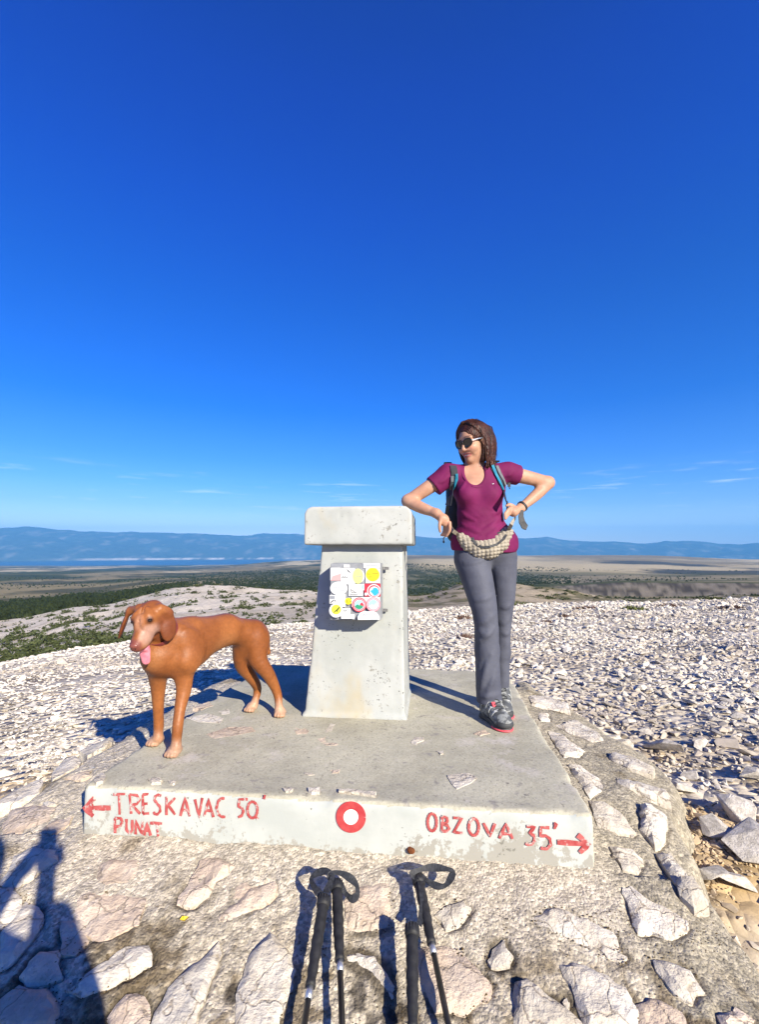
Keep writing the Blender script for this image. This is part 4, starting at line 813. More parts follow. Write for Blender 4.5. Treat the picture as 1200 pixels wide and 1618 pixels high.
for sgn in (-1, 1):
    g.chain([DH(sgn * .008, .052, .052), DH(sgn * .014, .075, .034), DH(sgn * .024, .088, .018)], [.004, .006, .004], .014); g.cap(DH(sgn * .012, .01, .060), DH(sgn * .03, .04, .050), .006, .007, .016)
g.cap(DH(0, .0, .058), DH(0, .06, .040), .005, .005, .012, op='s')
e1 = np.array((.30, .12, -1)); e1 /= np.linalg.norm(e1); es, ef, eu = basis((.72, -.68, 0.0), -e1)
g.ell(VD(267, 985, 2.10), (.032, .009, .070), [es, ef, eu], k=.012); g.cap(DH(.052, -.012, .028), VD(266, 968, 2.10), .022, .018, .02); g.ell(VD(263, 1000, 2.09), (.024, .011, .04), [es, ef, eu], k=.015)
e2 = np.array((.42, -.05, 1)); e2 /= np.linalg.norm(e2); es2, ef2, eu2 = basis((-.88, -.30, .3), e2)
g.ell(VD(197, 984, 2.12), (.034, .010, .078), [es2, ef2, eu2], k=.012); g.cap(DH(-.05, -.012, .028), VD(206, 966, 2.11), .020, .016, .02)
def G(u, v, z=0.0): return P(u, v, z)
g.chain([VD(288, 1040, 2.24), VD(291, 1084, 2.23), VD(285, 1118, 2.20), VD(281, 1146, 2.17), VD(278, 1178, 2.165)], [.056, .0365, .026, .0245, .021], .035)
g.chain([VD(249, 1050, 2.22), VD(250, 1085, 2.26), VD(250, 1118, 2.27), VD(251, 1142, 2.28), VD(250, 1166, 2.27)], [.052, .035, .025, .0235, .0205], .035)
g.chain([VD(402, 1008, 2.67), VD(407, 1040, 2.635), VD(424, 1065, 2.66), VD(438, 1094, 2.71), VD(441, 1120, 2.685)], [.072, .052, .036, .0255, .020], .035)
g.chain([VD(386, 1008, 2.63), VD(383, 1047, 2.67), VD(397, 1069, 2.73), VD(407, 1088, 2.80), VD(402, 1112, 2.775)], [.065, .046, .033, .024, .0195], .03)
paws = []
for (u, v, an, dx) in ((275, 1193, VD(278, 1180, 2.155), -.06), (246, 1176, VD(250, 1166, 2.27), -.12), (443, 1131, VD(441, 1120, 2.685), .05), (397, 1123, VD(402, 1112, 2.775), -.18)):
    gp = G(u, v); pd = np.array((dx, -1, 0)); pd /= np.linalg.norm(pd); ps = np.array((-pd[1], pd[0], 0)); paws.append(gp)
    c_ = gp - pd * .005 + ez * .020; g.cap(an, c_ + ez * .006, .021, .022, .015); g.ell(c_, (.032, .046, .022), [ps, pd, ez], k=.014)
    for q_ in (-1.5, -.5, .5, 1.5): g.ell(gp + pd * (.034 - .006 * abs(q_)) + ps * q_ * .0145 + ez * .0145, (.0095, .020, .0135), [ps, pd, ez], k=.004)
g.chain([VD(410, 990, 2.72), VD(419, 1008, 2.75), VD(424, 1031, 2.78)], [.03, .022, .014], .02); g.plane((0, 0, 0.0005), (0, 0, -1))
g.warp(lambda p: .0016 * fbm(p[:, 0] * 22, p[:, 1] * 22, p[:, 2] * 22, 111, 3))
dv, dfc = g.mesh(); n_ = len(dv)
def near(p, q_, r0, r1): return sst(r1, r0, np.linalg.norm(p - np.array(q_), axis=1))
dcol = mixn((.25, .086, .024), (.19, .060, .016), sst(-.25, .3, fbm(dv[:, 0] * 6, dv[:, 1] * 6, dv[:, 2] * 6, 113)))
ht = dv[:, 2]; under = sst(-.2, -.8, (lambda: np.zeros(n_))()) 
dcol = mixn(dcol, (.30, .13, .05), near(dv, VD(340, 1030, 2.45), .06, .16) * .6)
dcol = mixn(dcol, (.28, .115, .04), near(dv, VD(232, 1045, 2.1), .03, .09) * .6)
for q_ in (VD(267, 985, 2.10), VD(264, 1003, 2.09), VD(197, 984, 2.12), VD(190, 1000, 2.12)): dcol = mixn(dcol, (.135, .036, .012), near(dv, q_, .05, .078) * .75)
dcol = mixn(dcol, (.18, .05, .015), near(dv, DH(0, -.02, .045), .03, .06) * .5)
hl = np.stack([(dv - dc) @ ds, (dv - dc) @ df, (dv - dc) @ du], 1)
for sgn in (-1, 1): dcol = mixn(dcol, (.46, .31, .26), sst(.042, .02, np.linalg.norm((hl - np.array((sgn * .031, .085, -.012))) * (1, .5, .8), axis=1)) * (.5 if sgn > 0 else .08))
dcol = mixn(dcol, (.50, .28, .20), sst(.03, .012, np.linalg.norm((hl - np.array((0, .06, .035))) * (1, .45, .8), axis=1)) * .35)
dcol = mixn(dcol, (.17, .05, .036), near(dv, DH(0, .158, -.012), .022, .036))
eyes = []
for uv in ((237, 980), (209.5, 983)):
    q_ = g.hit(*uv, 1.9, 2.5); eyes.append(q_); dcol = mixn(dcol, (.075, .025, .014), near(dv, q_, .010, .021) * .9)
for gp in paws: dcol = mixn(dcol, (.50, .34, .24), sst(.085, .03, np.linalg.norm((dv - gp) * (1, 1, .8), axis=1)) * .75)
dog = empty('dog', ((paws[0] + paws[2]) / 2)[0:2].tolist() + [0.0], 'russet brown short-haired dog with pink tongue out standing on the slab', 'dog')
mesh_np('body', dv, dfc, M['fur'], dog, cols=dcol)
for q_ in eyes:
    mb = MB(); mb.ball(q_ + (dc - q_) * .02, (.0095, .0095, .0075), 8); mb.build('eye', M['eye'], dog, True)
g = SDF(DH(0, .1, -.05) - .13, DH(0, .1, -.05) + .13, .003)
g.chain([DH(0, .07, -.055), DH(.002, .118, -.058), DH(.004, .128, -.075) - ez * .012, DH(.006, .118, -.085) - ez * .05], [.018, .022, .024, .019], .012)
_c = g.F; tv, tf = g.mesh()
tc_ = DH(.004, .122, -.07); rel = (tv - tc_); tv = tv - np.outer(rel @ (np.array((0, -1, 0.))), np.array((0, -1, 0))) * .62 * sst(0.0, -.02, rel[:, 2] + .005)[:, None]
mesh_np('tongue', tv, tf, M['tongue'], dog)
mb = MB(); mb.ball(DH(0, .160, -.0075), (.021, .013, .015), 10, DA); no = mb.build('nose', M['nose'], dog, True)
mb = MB()
for sgn in (-1, 1): mb.ball(DH(sgn * .0095, .171, -.011), (.0032, .003, .0024), 5, DA)
mb.build('nostril', M['eye'], no, True)
nk = VD(257, 996, 2.165); na_ = VD(245, 984, 2.13) - VD(276, 1014, 2.25); na_ /= np.linalg.norm(na_); ns, nf, nu = basis(na_, (0, 1, .3))
ringp = [nk + na_ * .0 + (ns * math.cos(a) + nu * math.sin(a)) * .070 - ez * .006 for a in np.linspace(0, 2 * math.pi, 33)]
mb = MB(); mb.ribbon(ringp, [(p - nk) for p in ringp], .009, .003); col_ = mb.build('collar', M['leather'], dog)
# ------------------------------------------------------------------ woman
M['skin'] = mat('skin', (.92, .92, .92), (1.06, 1.06, 1.06), scale=26, rough=.5, attr=True, spec=.3, sss=.12, bump=.25, bscale=240, bdist=.0012)
M['shirt'] = mat('magenta_jersey', (.112, .0075, .052), (.142, .010, .068), scale=9, rough=.75, spec=.2, bump=.2, bscale=9, bdist=.02)
M['trouser'] = mat('slate_trouser_cloth', (.060, .064, .088), (.078, .083, .11), scale=7, rough=.7, spec=.25, bump=.3, bscale=8, bdist=.02)
M['hair'] = mat('dark_brown_hair', (.020, .0062, .0045), (.055, .016, .010), scale=14, rough=.5, spec=.3)
add_layer(M['hair'], (.085, .030, .016), 95, .52, .70, stretch=(1, 1, .07)); add_layer(M['hair'], (.012, .005, .004), 70, .52, .64, stretch=(1, 1, .06))
M['bagq'] = mat('tan_quilted_cloth', (.24, .21, .165), (.32, .285, .23), scale=20, rough=.7, spec=.25)
M['teal'] = mat('teal_nylon', (.008, .145, .235), (.012, .19, .29), scale=30, rough=.6); M['greyweb'] = mat('grey_padding', (.10, .11, .125), (.14, .15, .165), scale=60, rough=.8, bump=.3, bscale=200, bdist=.002)
M['packcloth'] = mat('black_pack_cloth', (.016, .018, .024), (.026, .03, .04), scale=20, rough=.7)
M['lens'] = mat('dark_lens', (.012, .009, .010), rough=.06, spec=.6); M['shoe'] = mat('grey_trail_shoe', (.075, .08, .085), (.21, .22, .22), scale=26, rough=.6, lo=.45, hi=.55, bump=.4, bscale=70, bdist=.004)
M['shoepale'] = mat('pale_shoe_mesh', (.42, .43, .42), (.52, .53, .52), scale=40, rough=.6); M['coral'] = mat('coral_rubber', (.62, .07, .09), (.70, .10, .12), scale=30, rough=.55); M['toecap'] = mat('dark_toe_rubber', (.035, .037, .04), (.05, .052, .055), scale=40, rough=.6)
hs_v, hf_v, hu_v = basis((-.74, -.61, -.30), (-.05, 0, 1)); hc = VD(748, 699, 2.71); HA = [hs_v, hf_v, hu_v]
def H(s, f, u): return hc + hs_v * s + hf_v * f + hu_v * u
def torso(g, i, k=.03):
    g.ell(VD(757, 772, 2.745), (.150 + i, .100 + i, .125 + i), k=k); g.cap(VD(709, 750, 2.745), VD(803, 747, 2.745), .050 + i, .050 + i, k)
    for u in (739, 776): g.ell(VD(u, 783, 2.672), (.056 + i, .052 + i, .054 + i), k=.045)
    g.ell(VD(759, 815, 2.735), (.128 + i, .096 + i, .13 + i), k=.05); g.ell(VD(767, 860, 2.735), (.172 + i, .110 + i, .115 + i), k=.05)
g = SDF((.04, 2.40, -.005), (1.10, 3.10, 1.78), .0053); torso(g, 0)
g.cap(VD(752, 745, 2.75), VD(750, 716, 2.735), .052, .047, .03); g.cap(VD(709, 749, 2.745), VD(800, 746, 2.745), .044, .044, .04)
g.chain([VD(706, 751, 2.735), VD(675, 772, 2.735), VD(646, 791, 2.745)], [.048, .042, .036], .03); g.chain([VD(645, 792, 2.745), VD(668, 803, 2.68), VD(690, 811, 2.62)], [.036, .034, .0235], .025)
g.chain([VD(807, 748, 2.745), VD(840, 756, 2.78), VD(866, 762, 2.82)], [.047, .042, .036], .03); g.chain([VD(867, 763, 2.82), VD(848, 782, 2.78), VD(824, 802, 2.735)], [.036, .034, .0235], .025)
# right hand hanging relaxed over the pillar edge
g.cap(VD(690, 811, 2.62), VD(699, 819, 2.60), .026, .026, .02); g.ell(VD(703, 823, 2.598), (.028, .022, .034), k=.02)
for i in range(4):
    t = i / 3; g.chain([VD(711 - 8 * t, 826 + 4 * t, 2.582 + .045 * t), VD(711 - 9 * t, 838 + 2.5 * t, 2.578 + .045 * t), VD(706 - 8 * t, 847 - 1.5 * t, 2.592 + .04 * t)], [.0105, .009, .0072], .006)
g.chain([VD(697, 818, 2.585), VD(695, 831, 2.575), VD(696, 840, 2.578)], [.012, .0095, .0078], .008)
# left hand on the waist, fingers forward
g.cap(VD(824, 802, 2.735), VD(814, 808, 2.70), .026, .025, .02); g.ell(VD(811, 809, 2.688), (.026, .03, .028), k=.02)
for i in range(4):
    t = i / 3; g.chain([VD(808 - 2 * t, 802 + 9 * t, 2.678), VD(803 - 1 * t, 806 + 9 * t, 2.655), VD(798 + 1 * t, 812 + 8 * t, 2.648)], [.0105, .0092, .0075], .006)
g.chain([VD(812, 800, 2.70), VD(806, 797, 2.69), VD(801, 799, 2.685)], [.0115, .0095, .008], .008)
# head
g.ell(H(0, -.012, .030), (.073, .093, .088), HA, k=.02); g.ell(H(0, .032, -.045), (.044, .058, .060), HA, k=.03); g.ell(H(0, .070, -.094), (.019, .019, .018), HA, k=.025)
g.cap(H(0, .083, .018), H(0, .104, -.026), .0075, .0115, .012); g.ell(H(0, .096, -.030), (.0165, .012, .0095), HA, k=.008)
for sgn in (-1, 1):
    g.ell(H(sgn * .034, .056, -.028), (.024, .028, .024), HA, k=.03); g.ell(H(sgn * .03, .074, .034), (.024, .012, .008), HA, k=.016)
    g.ell(H(sgn * .032, .084, .014), (.017, .008, .010), HA, k=.010, op='s'); g.ell(H(sgn * .074, -.008, -.006), (.008, .019, .030), HA, k=.008)
    g.ell(H(sgn * .031, .070, .013), .0135, k=.006)
g.ell(H(0, .083, -.055), (.030, .012, .0055), HA, k=.006); g.ell(H(0, .080, -.071), (.024, .012, .0065), HA, k=.006); g.ell(H(0, .094, -.062), (.029, .011, .0036), HA, k=.003, op='s')
for sgn in (-1, 1): g.chain([H(sgn * .020, .090, -.030), H(sgn * .036, .074, -.046), H(sgn * .038, .062, -.064)], [.003, .004, .003], .012); g.ell(H(sgn * .039, .056, -.026), (.017, .020, .015), HA, k=.025)
g.cap(H(0, .0, -.07), VD(750, 722, 2.735), .046, .046, .04)
# legs and feet inside the clothes
g.chain([VD(745, 884, 2.715), VD(757, 925, 2.665), VD(767, 972, 2.63), VD(770, 1030, 2.64), VD(774, 1100, 2.64)], [.075, .065, .045, .045, .033], .03); g.chain([VD(793, 880, 2.745), VD(796, 930, 2.74), VD(796, 985, 2.735), VD(794, 1030, 2.76), VD(793, 1092, 2.79)], [.062, .048, .034, .033, .028], .03)
g.cap(VD(774, 1106, 2.66), VD(774, 1106, 2.66) * (1, 1, 0) + (0, -.05, .045), .026, .022, .02); g.cap(VD(793, 1094, 2.80), VD(793, 1094, 2.80) * (1, 1, 0) + (0, -.05, .045), .025, .022, .02)
bv, bf_ = g.mesh(); hl = np.stack([(bv - hc) @ hs_v, (bv - hc) @ hf_v, (bv - hc) @ hu_v], 1)
bcol = mixn((.43, .245, .165), (.385, .205, .135), sst(-.3, .3, fbm(bv[:, 0] * 9, bv[:, 1] * 9, bv[:, 2] * 9, 121)))
for sgn in (-1, 1): bcol = mixn(bcol, (.60, .25, .18), sst(.032, .008, np.linalg.norm(hl - (sgn * .036, .08, -.03), axis=1)) * .55)
lipm = sst(1.25, .85, np.linalg.norm((hl - (0, .088, -.0625)) / (.031, .03, .0125), axis=1)); bcol = mixn(bcol, (.36, .085, .085), lipm * .95)
bcol = mixn(bcol, (.70, .66, .62), sst(1.2, .7, np.linalg.norm((hl - (0, .088, -.0625)) / (.024, .02, .0040), axis=1)) * .55)
bcol = mixn(bcol, (.10, .05, .035), (sst(1.2, .8, np.linalg.norm((hl - (.03, .078, .041)) / (.024, .03, .005), axis=1)) + sst(1.2, .8, np.linalg.norm((hl - (-.03, .078, .041)) / (.024, .03, .005), axis=1))).clip(0, 1) * .75)
for q_ in (VD(706, 848, 2.6), VD(697, 846, 2.62), VD(711, 828, 2.58), VD(800, 818, 2.65), VD(868, 764, 2.79)): bcol = mixn(bcol, (.60, .27, .19), near(bv, q_, .01, .03) * .4)
wb = G(785, 1140); woman = empty('person', tuple(wb), 'woman in magenta shirt and grey trousers leaning her elbow on the pillar', 'person')
mesh_np('body', bv, bf_, M['skin'], woman, cols=bcol)
# shirt
gs = SDF((.25, 2.50, .85), (.98, 3.06, 1.62), .0048); torso(gs, .009, .035)
gs.ell(VD(766, 858, 2.735), (.192, .126, .13), k=.05)
capcut(gs, VD(709, 750, 2.743), VD(685, 769, 2.738), .064, .064, .03); capcut(gs, VD(803, 747, 2.745), VD(819, 751, 2.76), .060, .062, .03)
gs.plane(VD(715, 869, 2.6), np.array((-.04, 0, -1)))
gs.ell(VD(752, 741, 2.63), (.062, .11, .092), k=.008, op='s'); gs.cap(VD(752, 748, 2.74), VD(750, 700, 2.735), .057, .064, .006, op='s')
for (p_, q_, r_) in (((731, 842), (757, 851), .010), ((730, 828), (765, 842), .009), ((793, 815), (765, 838), .010), ((794, 828), (772, 846), .009), ((729, 808), (750, 822), .008), ((794, 803), (778, 812), .007), ((724, 858), (734, 848), .007), ((726, 775), (735, 762), .007), ((788, 775), (781, 762), .006), ((695, 762), (708, 753), .006), ((812, 745), (798, 752), .006)):
    gs.fold(p_, q_, r_ * 1.35, .014)
gs.warp(lambda p: .0042 * fbm(p[:, 0] * 11, p[:, 1] * 8, p[:, 2] * 17 + p[:, 0] * 6, 123, 3) * sst(1.30, 1.05, p[:, 2]) + .0042 * vnoise(p[:, 0] * 9 + 5 * p[:, 2], p[:, 1] * 6, p[:, 2] * 34 - p[:, 0] * 14, 125) * sst(1.18, 1.02, p[:, 2]))
shirt = mesh_np('shirt', *gs.mesh(), M['shirt'], woman)
nb = [(729.5, 741), (733, 753), (739, 762), (747, 768.5), (755, 770), (763, 767), (769.5, 757), (773, 744)]; nq = [gs.hit(*p) for p in nb]; mb = MB(); mb.ribbon([p + gs.grad(p) * .0006 for p in nq], [gs.grad(p) for p in nq], .0045, .0016); mb.build('neckband', M['shirt'], shirt)
mb = MB(); swp = [(777.5, 764), (779, 765), (782, 763.2)]; mb.ribbon([gs.hit(*p) + np.array((0, -.0022, 0)) for p in swp], (0, -1, .2), [.0008, .0022, .0007], .0006); mb.build('chest_mark', SM['white'], shirt)
# trousers
gt = SDF((.38, 2.48, .0), (.86, 3.06, 1.04), .005)
gt.ell(VD(767, 864, 2.735), (.180, .116, .115), k=.03)
gt.chain([VD(745, 884, 2.715), VD(757, 925, 2.66), VD(767, 972, 2.625), VD(770, 1030, 2.635)], [.100, .087, .070, .066], .035); capcut(gt, VD(770, 1028, 2.635), VD(774, 1108, 2.632), .066, .070, .02)
gt.chain([VD(794, 880, 2.74), VD(797, 930, 2.735), VD(796, 985, 2.73), VD(794, 1030, 2.755)], [.087, .067, .048, .045], .02); capcut(gt, VD(794, 1030, 2.755), VD(792, 1092, 2.785), .045, .047, .02)
gt.plane((0, 0, 1.0), (0, 0, 1))
for (p_, q_, r_) in (((752, 948), (778, 940), .008), ((757, 985), (781, 970), .010), ((758, 998), (776, 1000), .012), ((759, 1012), (781, 992), .009), ((778, 1035), (762, 1085), .011), ((770, 1045), (758, 1090), .010), ((784, 1060), (768, 1100), .008), ((795, 960), (806, 955), .008), ((793, 985), (806, 975), .009), ((797, 1002), (804, 998), .008), ((760, 1100), (790, 1096), .007), ((735, 890), (765, 884), .006)):
    gt.fold(p_, q_, r_ * 1.5, .018)
gt.warp(lambda p: .0045 * fbm(p[:, 0] * 13, p[:, 1] * 13, p[:, 2] * 9, 127, 3) * sst(.75, .45, p[:, 2]) + .0016 * fbm(p[:, 0] * 14, p[:, 1] * 14, p[:, 2] * 14, 129, 2))
trs = mesh_np('trousers', *gt.mesh(), M['trouser'], woman)
mb = MB(); kp = [(748, 942), (757, 944), (767, 944), (777, 943), (786, 941)]; mb.ribbon([gt.hit(*p) + np.array((0, -.001, 0)) for p in kp], (0, -1, 0), .0012, .0012); mb.build('knee_seam', M['trouser'], trs)
# shoes
def shoe(toe, ank, ln, tab):
    toe = np.array((toe[0], toe[1], 0)); d = toe - np.array((ank[0], ank[1], 0)); d /= np.linalg.norm(d); s_ = np.array((-d[1], d[0], 0)); heel = toe - d * ln; A_ = [s_, d, ez]
    lo_ = np.minimum(toe, heel) - .09; hi_ = np.maximum(toe, heel) + .09; lo_[2] = -.01; hi_[2] = .20
    g = SDF(lo_, hi_, .004); g.ell(toe - d * .055 + ez * .038, (.046, .058, .034), A_, k=.02); g.cap(toe - d * .06 + ez * .045, heel + d * .06 + ez * .06, .037, .040, .02); g.ell(heel + d * .045 + ez * .045, (.036, .044, .045), A_, k=.02)
    A0 = np.array((ank[0], ank[1], 0)); g.cap(toe - d * .10 + ez * .055, A0 + d * .035 + ez * .095, .040, .046, .02); g.cap(A0 + ez * .08, A0 + ez * .125, .050, .047, .02); g.cap(A0 + ez * .05, heel + d * .06 + ez * .05, .046, .042, .02); g.plane((0, 0, .018), (0, 0, -1)); gU = g; o = mesh_np('shoe', *g.mesh(), M['shoe'], woman)
    def solef(z0, z1, grow, nm, m_, front):
        g2 = SDF(lo_, hi_, .004); g2.ell(toe - d * .065, (.051 + grow, .066 + grow, .04), A_, k=.02); g2.cap(toe - d * .07, heel + d * .045, .042 + grow, .040 + grow, .02); g2.ell(heel + d * .045, (.042 + grow, .046 + grow, .04), A_, k=.02); g2.plane((0, 0, z1), (0, 0, 1)); g2.plane((0, 0, z0), (0, 0, -1))
        if front: g2.plane(toe - d * .09, -d)
        return mesh_np(nm, *g2.mesh(), M[m_], o)
    solef(.0008, .026, 0, 'sole', 'toecap', False); solef(.0004, .010, .003, 'outsole', 'coral', True)
    g3 = SDF(lo_, hi_, .004); g3.ell(toe - d * .045 + ez * .030, (.049, .052, .032), A_, k=.02); g3.plane(toe - d * .035, -d); g3.plane((0, 0, .02), (0, 0, -1)); mesh_np('toe_cap', *g3.mesh(), M['toecap'], o)
    def onto(c_, dr):
        p = c_ + dr * .12
        for _ in range(160):
            if gU.val(p) < 0: return p
            p = p - dr * .0012
        return c_
    mb = MB(); 
    for k in range(5):
        mb.ribbon([onto(toe - d * (.088 + .019 * k + .006 * q_ * (-1) ** k) + s_ * q_ * .020 + ez * (.05 + .010 * k), (ez + d * .35) / 1.06) + ez * .001 for q_ in np.linspace(-1, 1, 9)], ez + d * .4, .0032, .003)
    mb.build('lace', M['toecap'], o)['kind'] = 'stuff'
    for sg in (-1, 1):
        mb = MB()
        for k in range(4):
            dr = (s_ * sg * .8 + ez * .6); mb.ribbon([onto(toe - d * (.075 + .032 * k + .02 * q_) + s_ * sg * .01 + ez * (.085 - .055 * q_ + .008 * k), dr) + dr * .0008 for q_ in np.linspace(0, 1, 6)], dr, .0065, .0025)
        mb.build('overlay', M['shoepale'], o)
    c_ = gU.hit(*tab); mb = MB(); mb.box(c_, (.011, .004, .014), [s_, d * .7 + ez * .7, ez * .7 - d * .7]); mb.build('tongue_tab', M['coral'], o, bevel=.002)
shoe(G(804, 1157), VD(774, 1105, 2.635), .275, (781, 1113)); shoe(G(800, 1138), VD(793, 1094, 2.79), .26, (797.5, 1131))
# hair
gh = SDF(hc - .26, hc + .2, .0036)
gh.ell(H(0, -.020, .040), (.083, .098, .092), HA, k=.02)
gh.ell(H(-.010, .100, -.002), (.066, .066, .086), HA, k=.012, op='s'); gh.ell(H(.03, .085, -.05), (.055, .055, .06), HA, k=.01, op='s'); gh.ell(H(0, .03, -.10), (.085, .08, .07), HA, k=.012, op='s')
rl = random.Random(4)
for k in range(34):                                                # locks falling behind the ear on the near side
    f0 = -.012 - .085 * k / 33; j = lambda a: rl.uniform(-a, a); ln = -.115 - rl.random() * .055 - .018 * (k % 3)
    gh.chain([H(.012 + j(.006), f0 * .6 + .03, .128 + j(.003)), H(.066, f0 * .8 + .022 + j(.006), .085), H(.083 + j(.004), f0 + .006 + j(.006), .02), H(.086 + j(.006), f0 - .006, .0) - ez * .060, H(.080 + j(.010), f0 - .006 + j(.010), .0) + ez * ln], [.006, .0085, .009, .008, .0018], .0035)
for k in range(9):                                                 # wisps in front of the ear down to the collar bone
    gh.chain([H(.080, -.012 - .004 * k, -.03), H(.076 + rl.uniform(-.006, .008), .004 - .006 * k, -.10), H(.062 + rl.uniform(-.012, .012), .012 - .008 * k, -.175 - .03 * rl.random())], [.006, .0065, .0022], .005)
for k in range(12):                                                # hair lying close behind the ear and on the nape
    f0 = -.012 - .055 * k / 11; s0 = .066 - .03 * (k % 3) / 2; gh.chain([H(s0, f0, .03), H(s0 - .002, f0 - .004, .0) - ez * .045, H(s0 - .006, f0 - .004, .0) - ez * .09, H(s0 - .012, f0 - .002, .0) - ez * .13], [.014, .013, .010, .004], .006)
for k in range(14):                                                # far side
    f0 = .03 - .10 * k / 13; gh.chain([H(-.01, f0 * .5 + .03, .128), H(-.066, f0 + .01, .08), H(-.086, f0, .0), H(-.084 + rl.uniform(-.006, .006), f0 + .004, -.07), H(-.068, f0 + .012, -.118 + .01 * rl.random())], [.006, .009, .010, .010, .004], .006)
for k in range(12):                                                # swept fringe
    t = k / 11; gh.chain([H(.0 + .012 * t, .030 - .03 * t, .128 + .003 * t), H(.042, .036 - .03 * t, .106), H(.073, .020 - .03 * t, .062 - .01 * t), H(.083, -.004 - .025 * t, .012)], [.006, .007, .007, .006], .005)
    gh.chain([H(-.004 - .01 * t, .035 - .03 * t, .127), H(-.045, .040 - .03 * t, .096), H(-.077, .022 - .03 * t, .03)], [.006, .008, .007], .005)
gh.warp(lambda p: .0022 * np.sin(((p - hc) @ hf_v) * 820 + 3 * fbm(p[:, 0] * 20, p[:, 1] * 20, p[:, 2] * 6, 131, 2)))
mesh_np('hair', *gh.mesh(), M['hair'], woman)
mb = MB()
for k in range(46):                                                # loose strands lifted by the wind
    f0 = rl.uniform(-.10, .02); w0 = rl.uniform(.0, .03); P0 = [H(.02 + rl.uniform(-.03, .03), f0 * .5 + .02, .130), H(.078 + w0 * .3, f0, .06), H(.089 + w0 * .3, f0 - .004, .0) - ez * .045, H(.084 + w0 * .4, f0 - .004 - w0 * .5, .0) - ez * (.10 + .05 * rl.random())]; mb.tube(P0, [.0007, .0009, .0008, .0003], 4, False)
mb.build('loose_strands', M['hair'], woman)['kind'] = 'stuff'
mb = MB(); q_ = H(.080, -.006, -.044); mb.tube([q_, q_ - ez * .016], .0015, 6); mb.ball(q_ - ez * .02, .005, 6); mb.build('earring', M['silver'], woman, True)
# sunglasses
sg_ = empty('sunglasses', tuple(H(0, .10, .012)), 'dark sunglasses with silver temples on the woman in magenta', 'sunglasses')
for sgn in (-1, 1):
    A_ = [hs_v * .97 - hf_v * .22 * sgn, hf_v * .97 + hs_v * .22 * sgn, hu_v]; c_ = H(sgn * .034, .097, .006)
    outl = [(.0295 * math.copysign(abs(math.cos(a)) ** .8, math.cos(a)), .0238 * math.copysign(abs(math.sin(a)) ** .8, math.sin(a))) for a in np.linspace(0, 2 * math.pi, 29)[:-1]]
    n = len(outl); fr_ = [c_ + A_[0] * x + A_[2] * (y + .004 * x / .03 * sgn) - A_[1] * (.0006 * 0 + 6 * x * x) for x, y in outl]; bk_ = [p - A_[1] * .002 for p in fr_]
    mb = MB(); mb.add(fr_ + bk_, [list(range(n)), list(range(n, 2 * n))[::-1]] + [[k, n + k, n + (k + 1) % n, (k + 1) % n] for k in range(n)]); mb.build('lens', M['lens'], sg_)
    mb = MB(); mb.tube(fr_ + [fr_[0]], .0026, 6, False); mb.build('rim', M['blackgloss'], sg_, True)
    mb = MB(); mb.ribbon([c_ + A_[0] * .028 * sgn + hu_v * .008 - hf_v * .006, H(sgn * .074, .045, .014), H(sgn * .080, .0, .012), H(sgn * .079, -.015, .0)], hs_v * sgn, .0026, .0025); mb.build('temple', M['silver'], sg_)
mb = MB(); mb.tube([H(-.008, .103, .011), H(0, .106, .013), H(.008, .103, .011)], .0028, 8); mb.build('bridge', M['blackgloss'], sg_, True)
# waist bag
gb = SDF((.36, 2.52, .80), (.84, 2.80, 1.08), .0036); by = 2.645
arc = [(729, 849, .026), (741, 859, .044), (756, 866, .060), (772, 866, .065), (788, 858, .058), (802, 841, .034)]
for i in range(5): gb.cap(VD(arc[i][0], arc[i][1], by), VD(arc[i + 1][0], arc[i + 1][1], by), arc[i][2], arc[i + 1][2], .01)
gb.plane(VD(765, 845, by), np.array((.0, 0, 1)) * .0 + np.array((.33, 0, 1)) / 1.05, .012) if False else None
gb.plane((0, 2.77, 0), (0, 1, 0)); qa_ = np.array((math.cos(.12), 0, math.sin(.12))); qb_ = np.array((-math.sin(.12), 0, math.cos(.12)))
gb.warp(lambda p: -.0078 * (np.abs(np.sin((p @ qa_) * math.pi / .0225)) * np.abs(np.sin((p @ qb_) * math.pi / .0195))) ** .6 + .004, 5)
bag = empty('waist_bag', tuple(VD(767, 866, 2.6)), 'tan quilted waist bag worn at the front over the magenta shirt', 'bag')
mesh_np('pouch', *gb.mesh(), M['bagq'], bag)
zp = [(747, 852), (752, 860), (762, 865), (774, 864), (786, 860), (797, 851), (800, 845)]; zh = [gb.hit(*p) for p in zp]; mb = MB(); mb.ribbon([p + np.array((0, -.003, 0)) for p in zh], [(0, -1, .25)] * len(zh), .0065, .004); mb.build('zip', M['strapweb'], bag)
mb = MB(); zh = [gb.hit(*p) for p in [(746, 851), (755, 849), (768, 848), (782, 845), (797, 838)]]; mb.ribbon([p + np.array((0, -.003, 0)) for p in zh], [(0, -1, .25)] * len(zh), .0045, .004); mb.build('zip', M['strapweb'], bag)
mb = MB(); mb.ribbon([gb.hit(727, 848) + np.array((0, .004, 0)), gs.hit(722, 843) + np.array((0, -.004, 0)), gs.hit(717.5, 839) + np.array((-.004, -.002, 0)), VD(714, 834, 2.74)], [(0, -1, 0), (0, -1, 0), (-.6, -.8, 0), (-1, 0, 0)], .011, .003); mb.build('belt', M['bagq'], bag); mb = MB()
mb.ribbon([gb.hit(804, 838) + np.array((0, .004, 0)), gs.hit(808, 829) + np.array((0, -.004, 0)), VD(812, 822, 2.70), VD(815, 818, 2.76)], [(0, -1, 0), (0, -1, 0), (.6, -.8, 0), (1, 0, 0)], .011, .003); mb.build('belt', M['bagq'], bag)
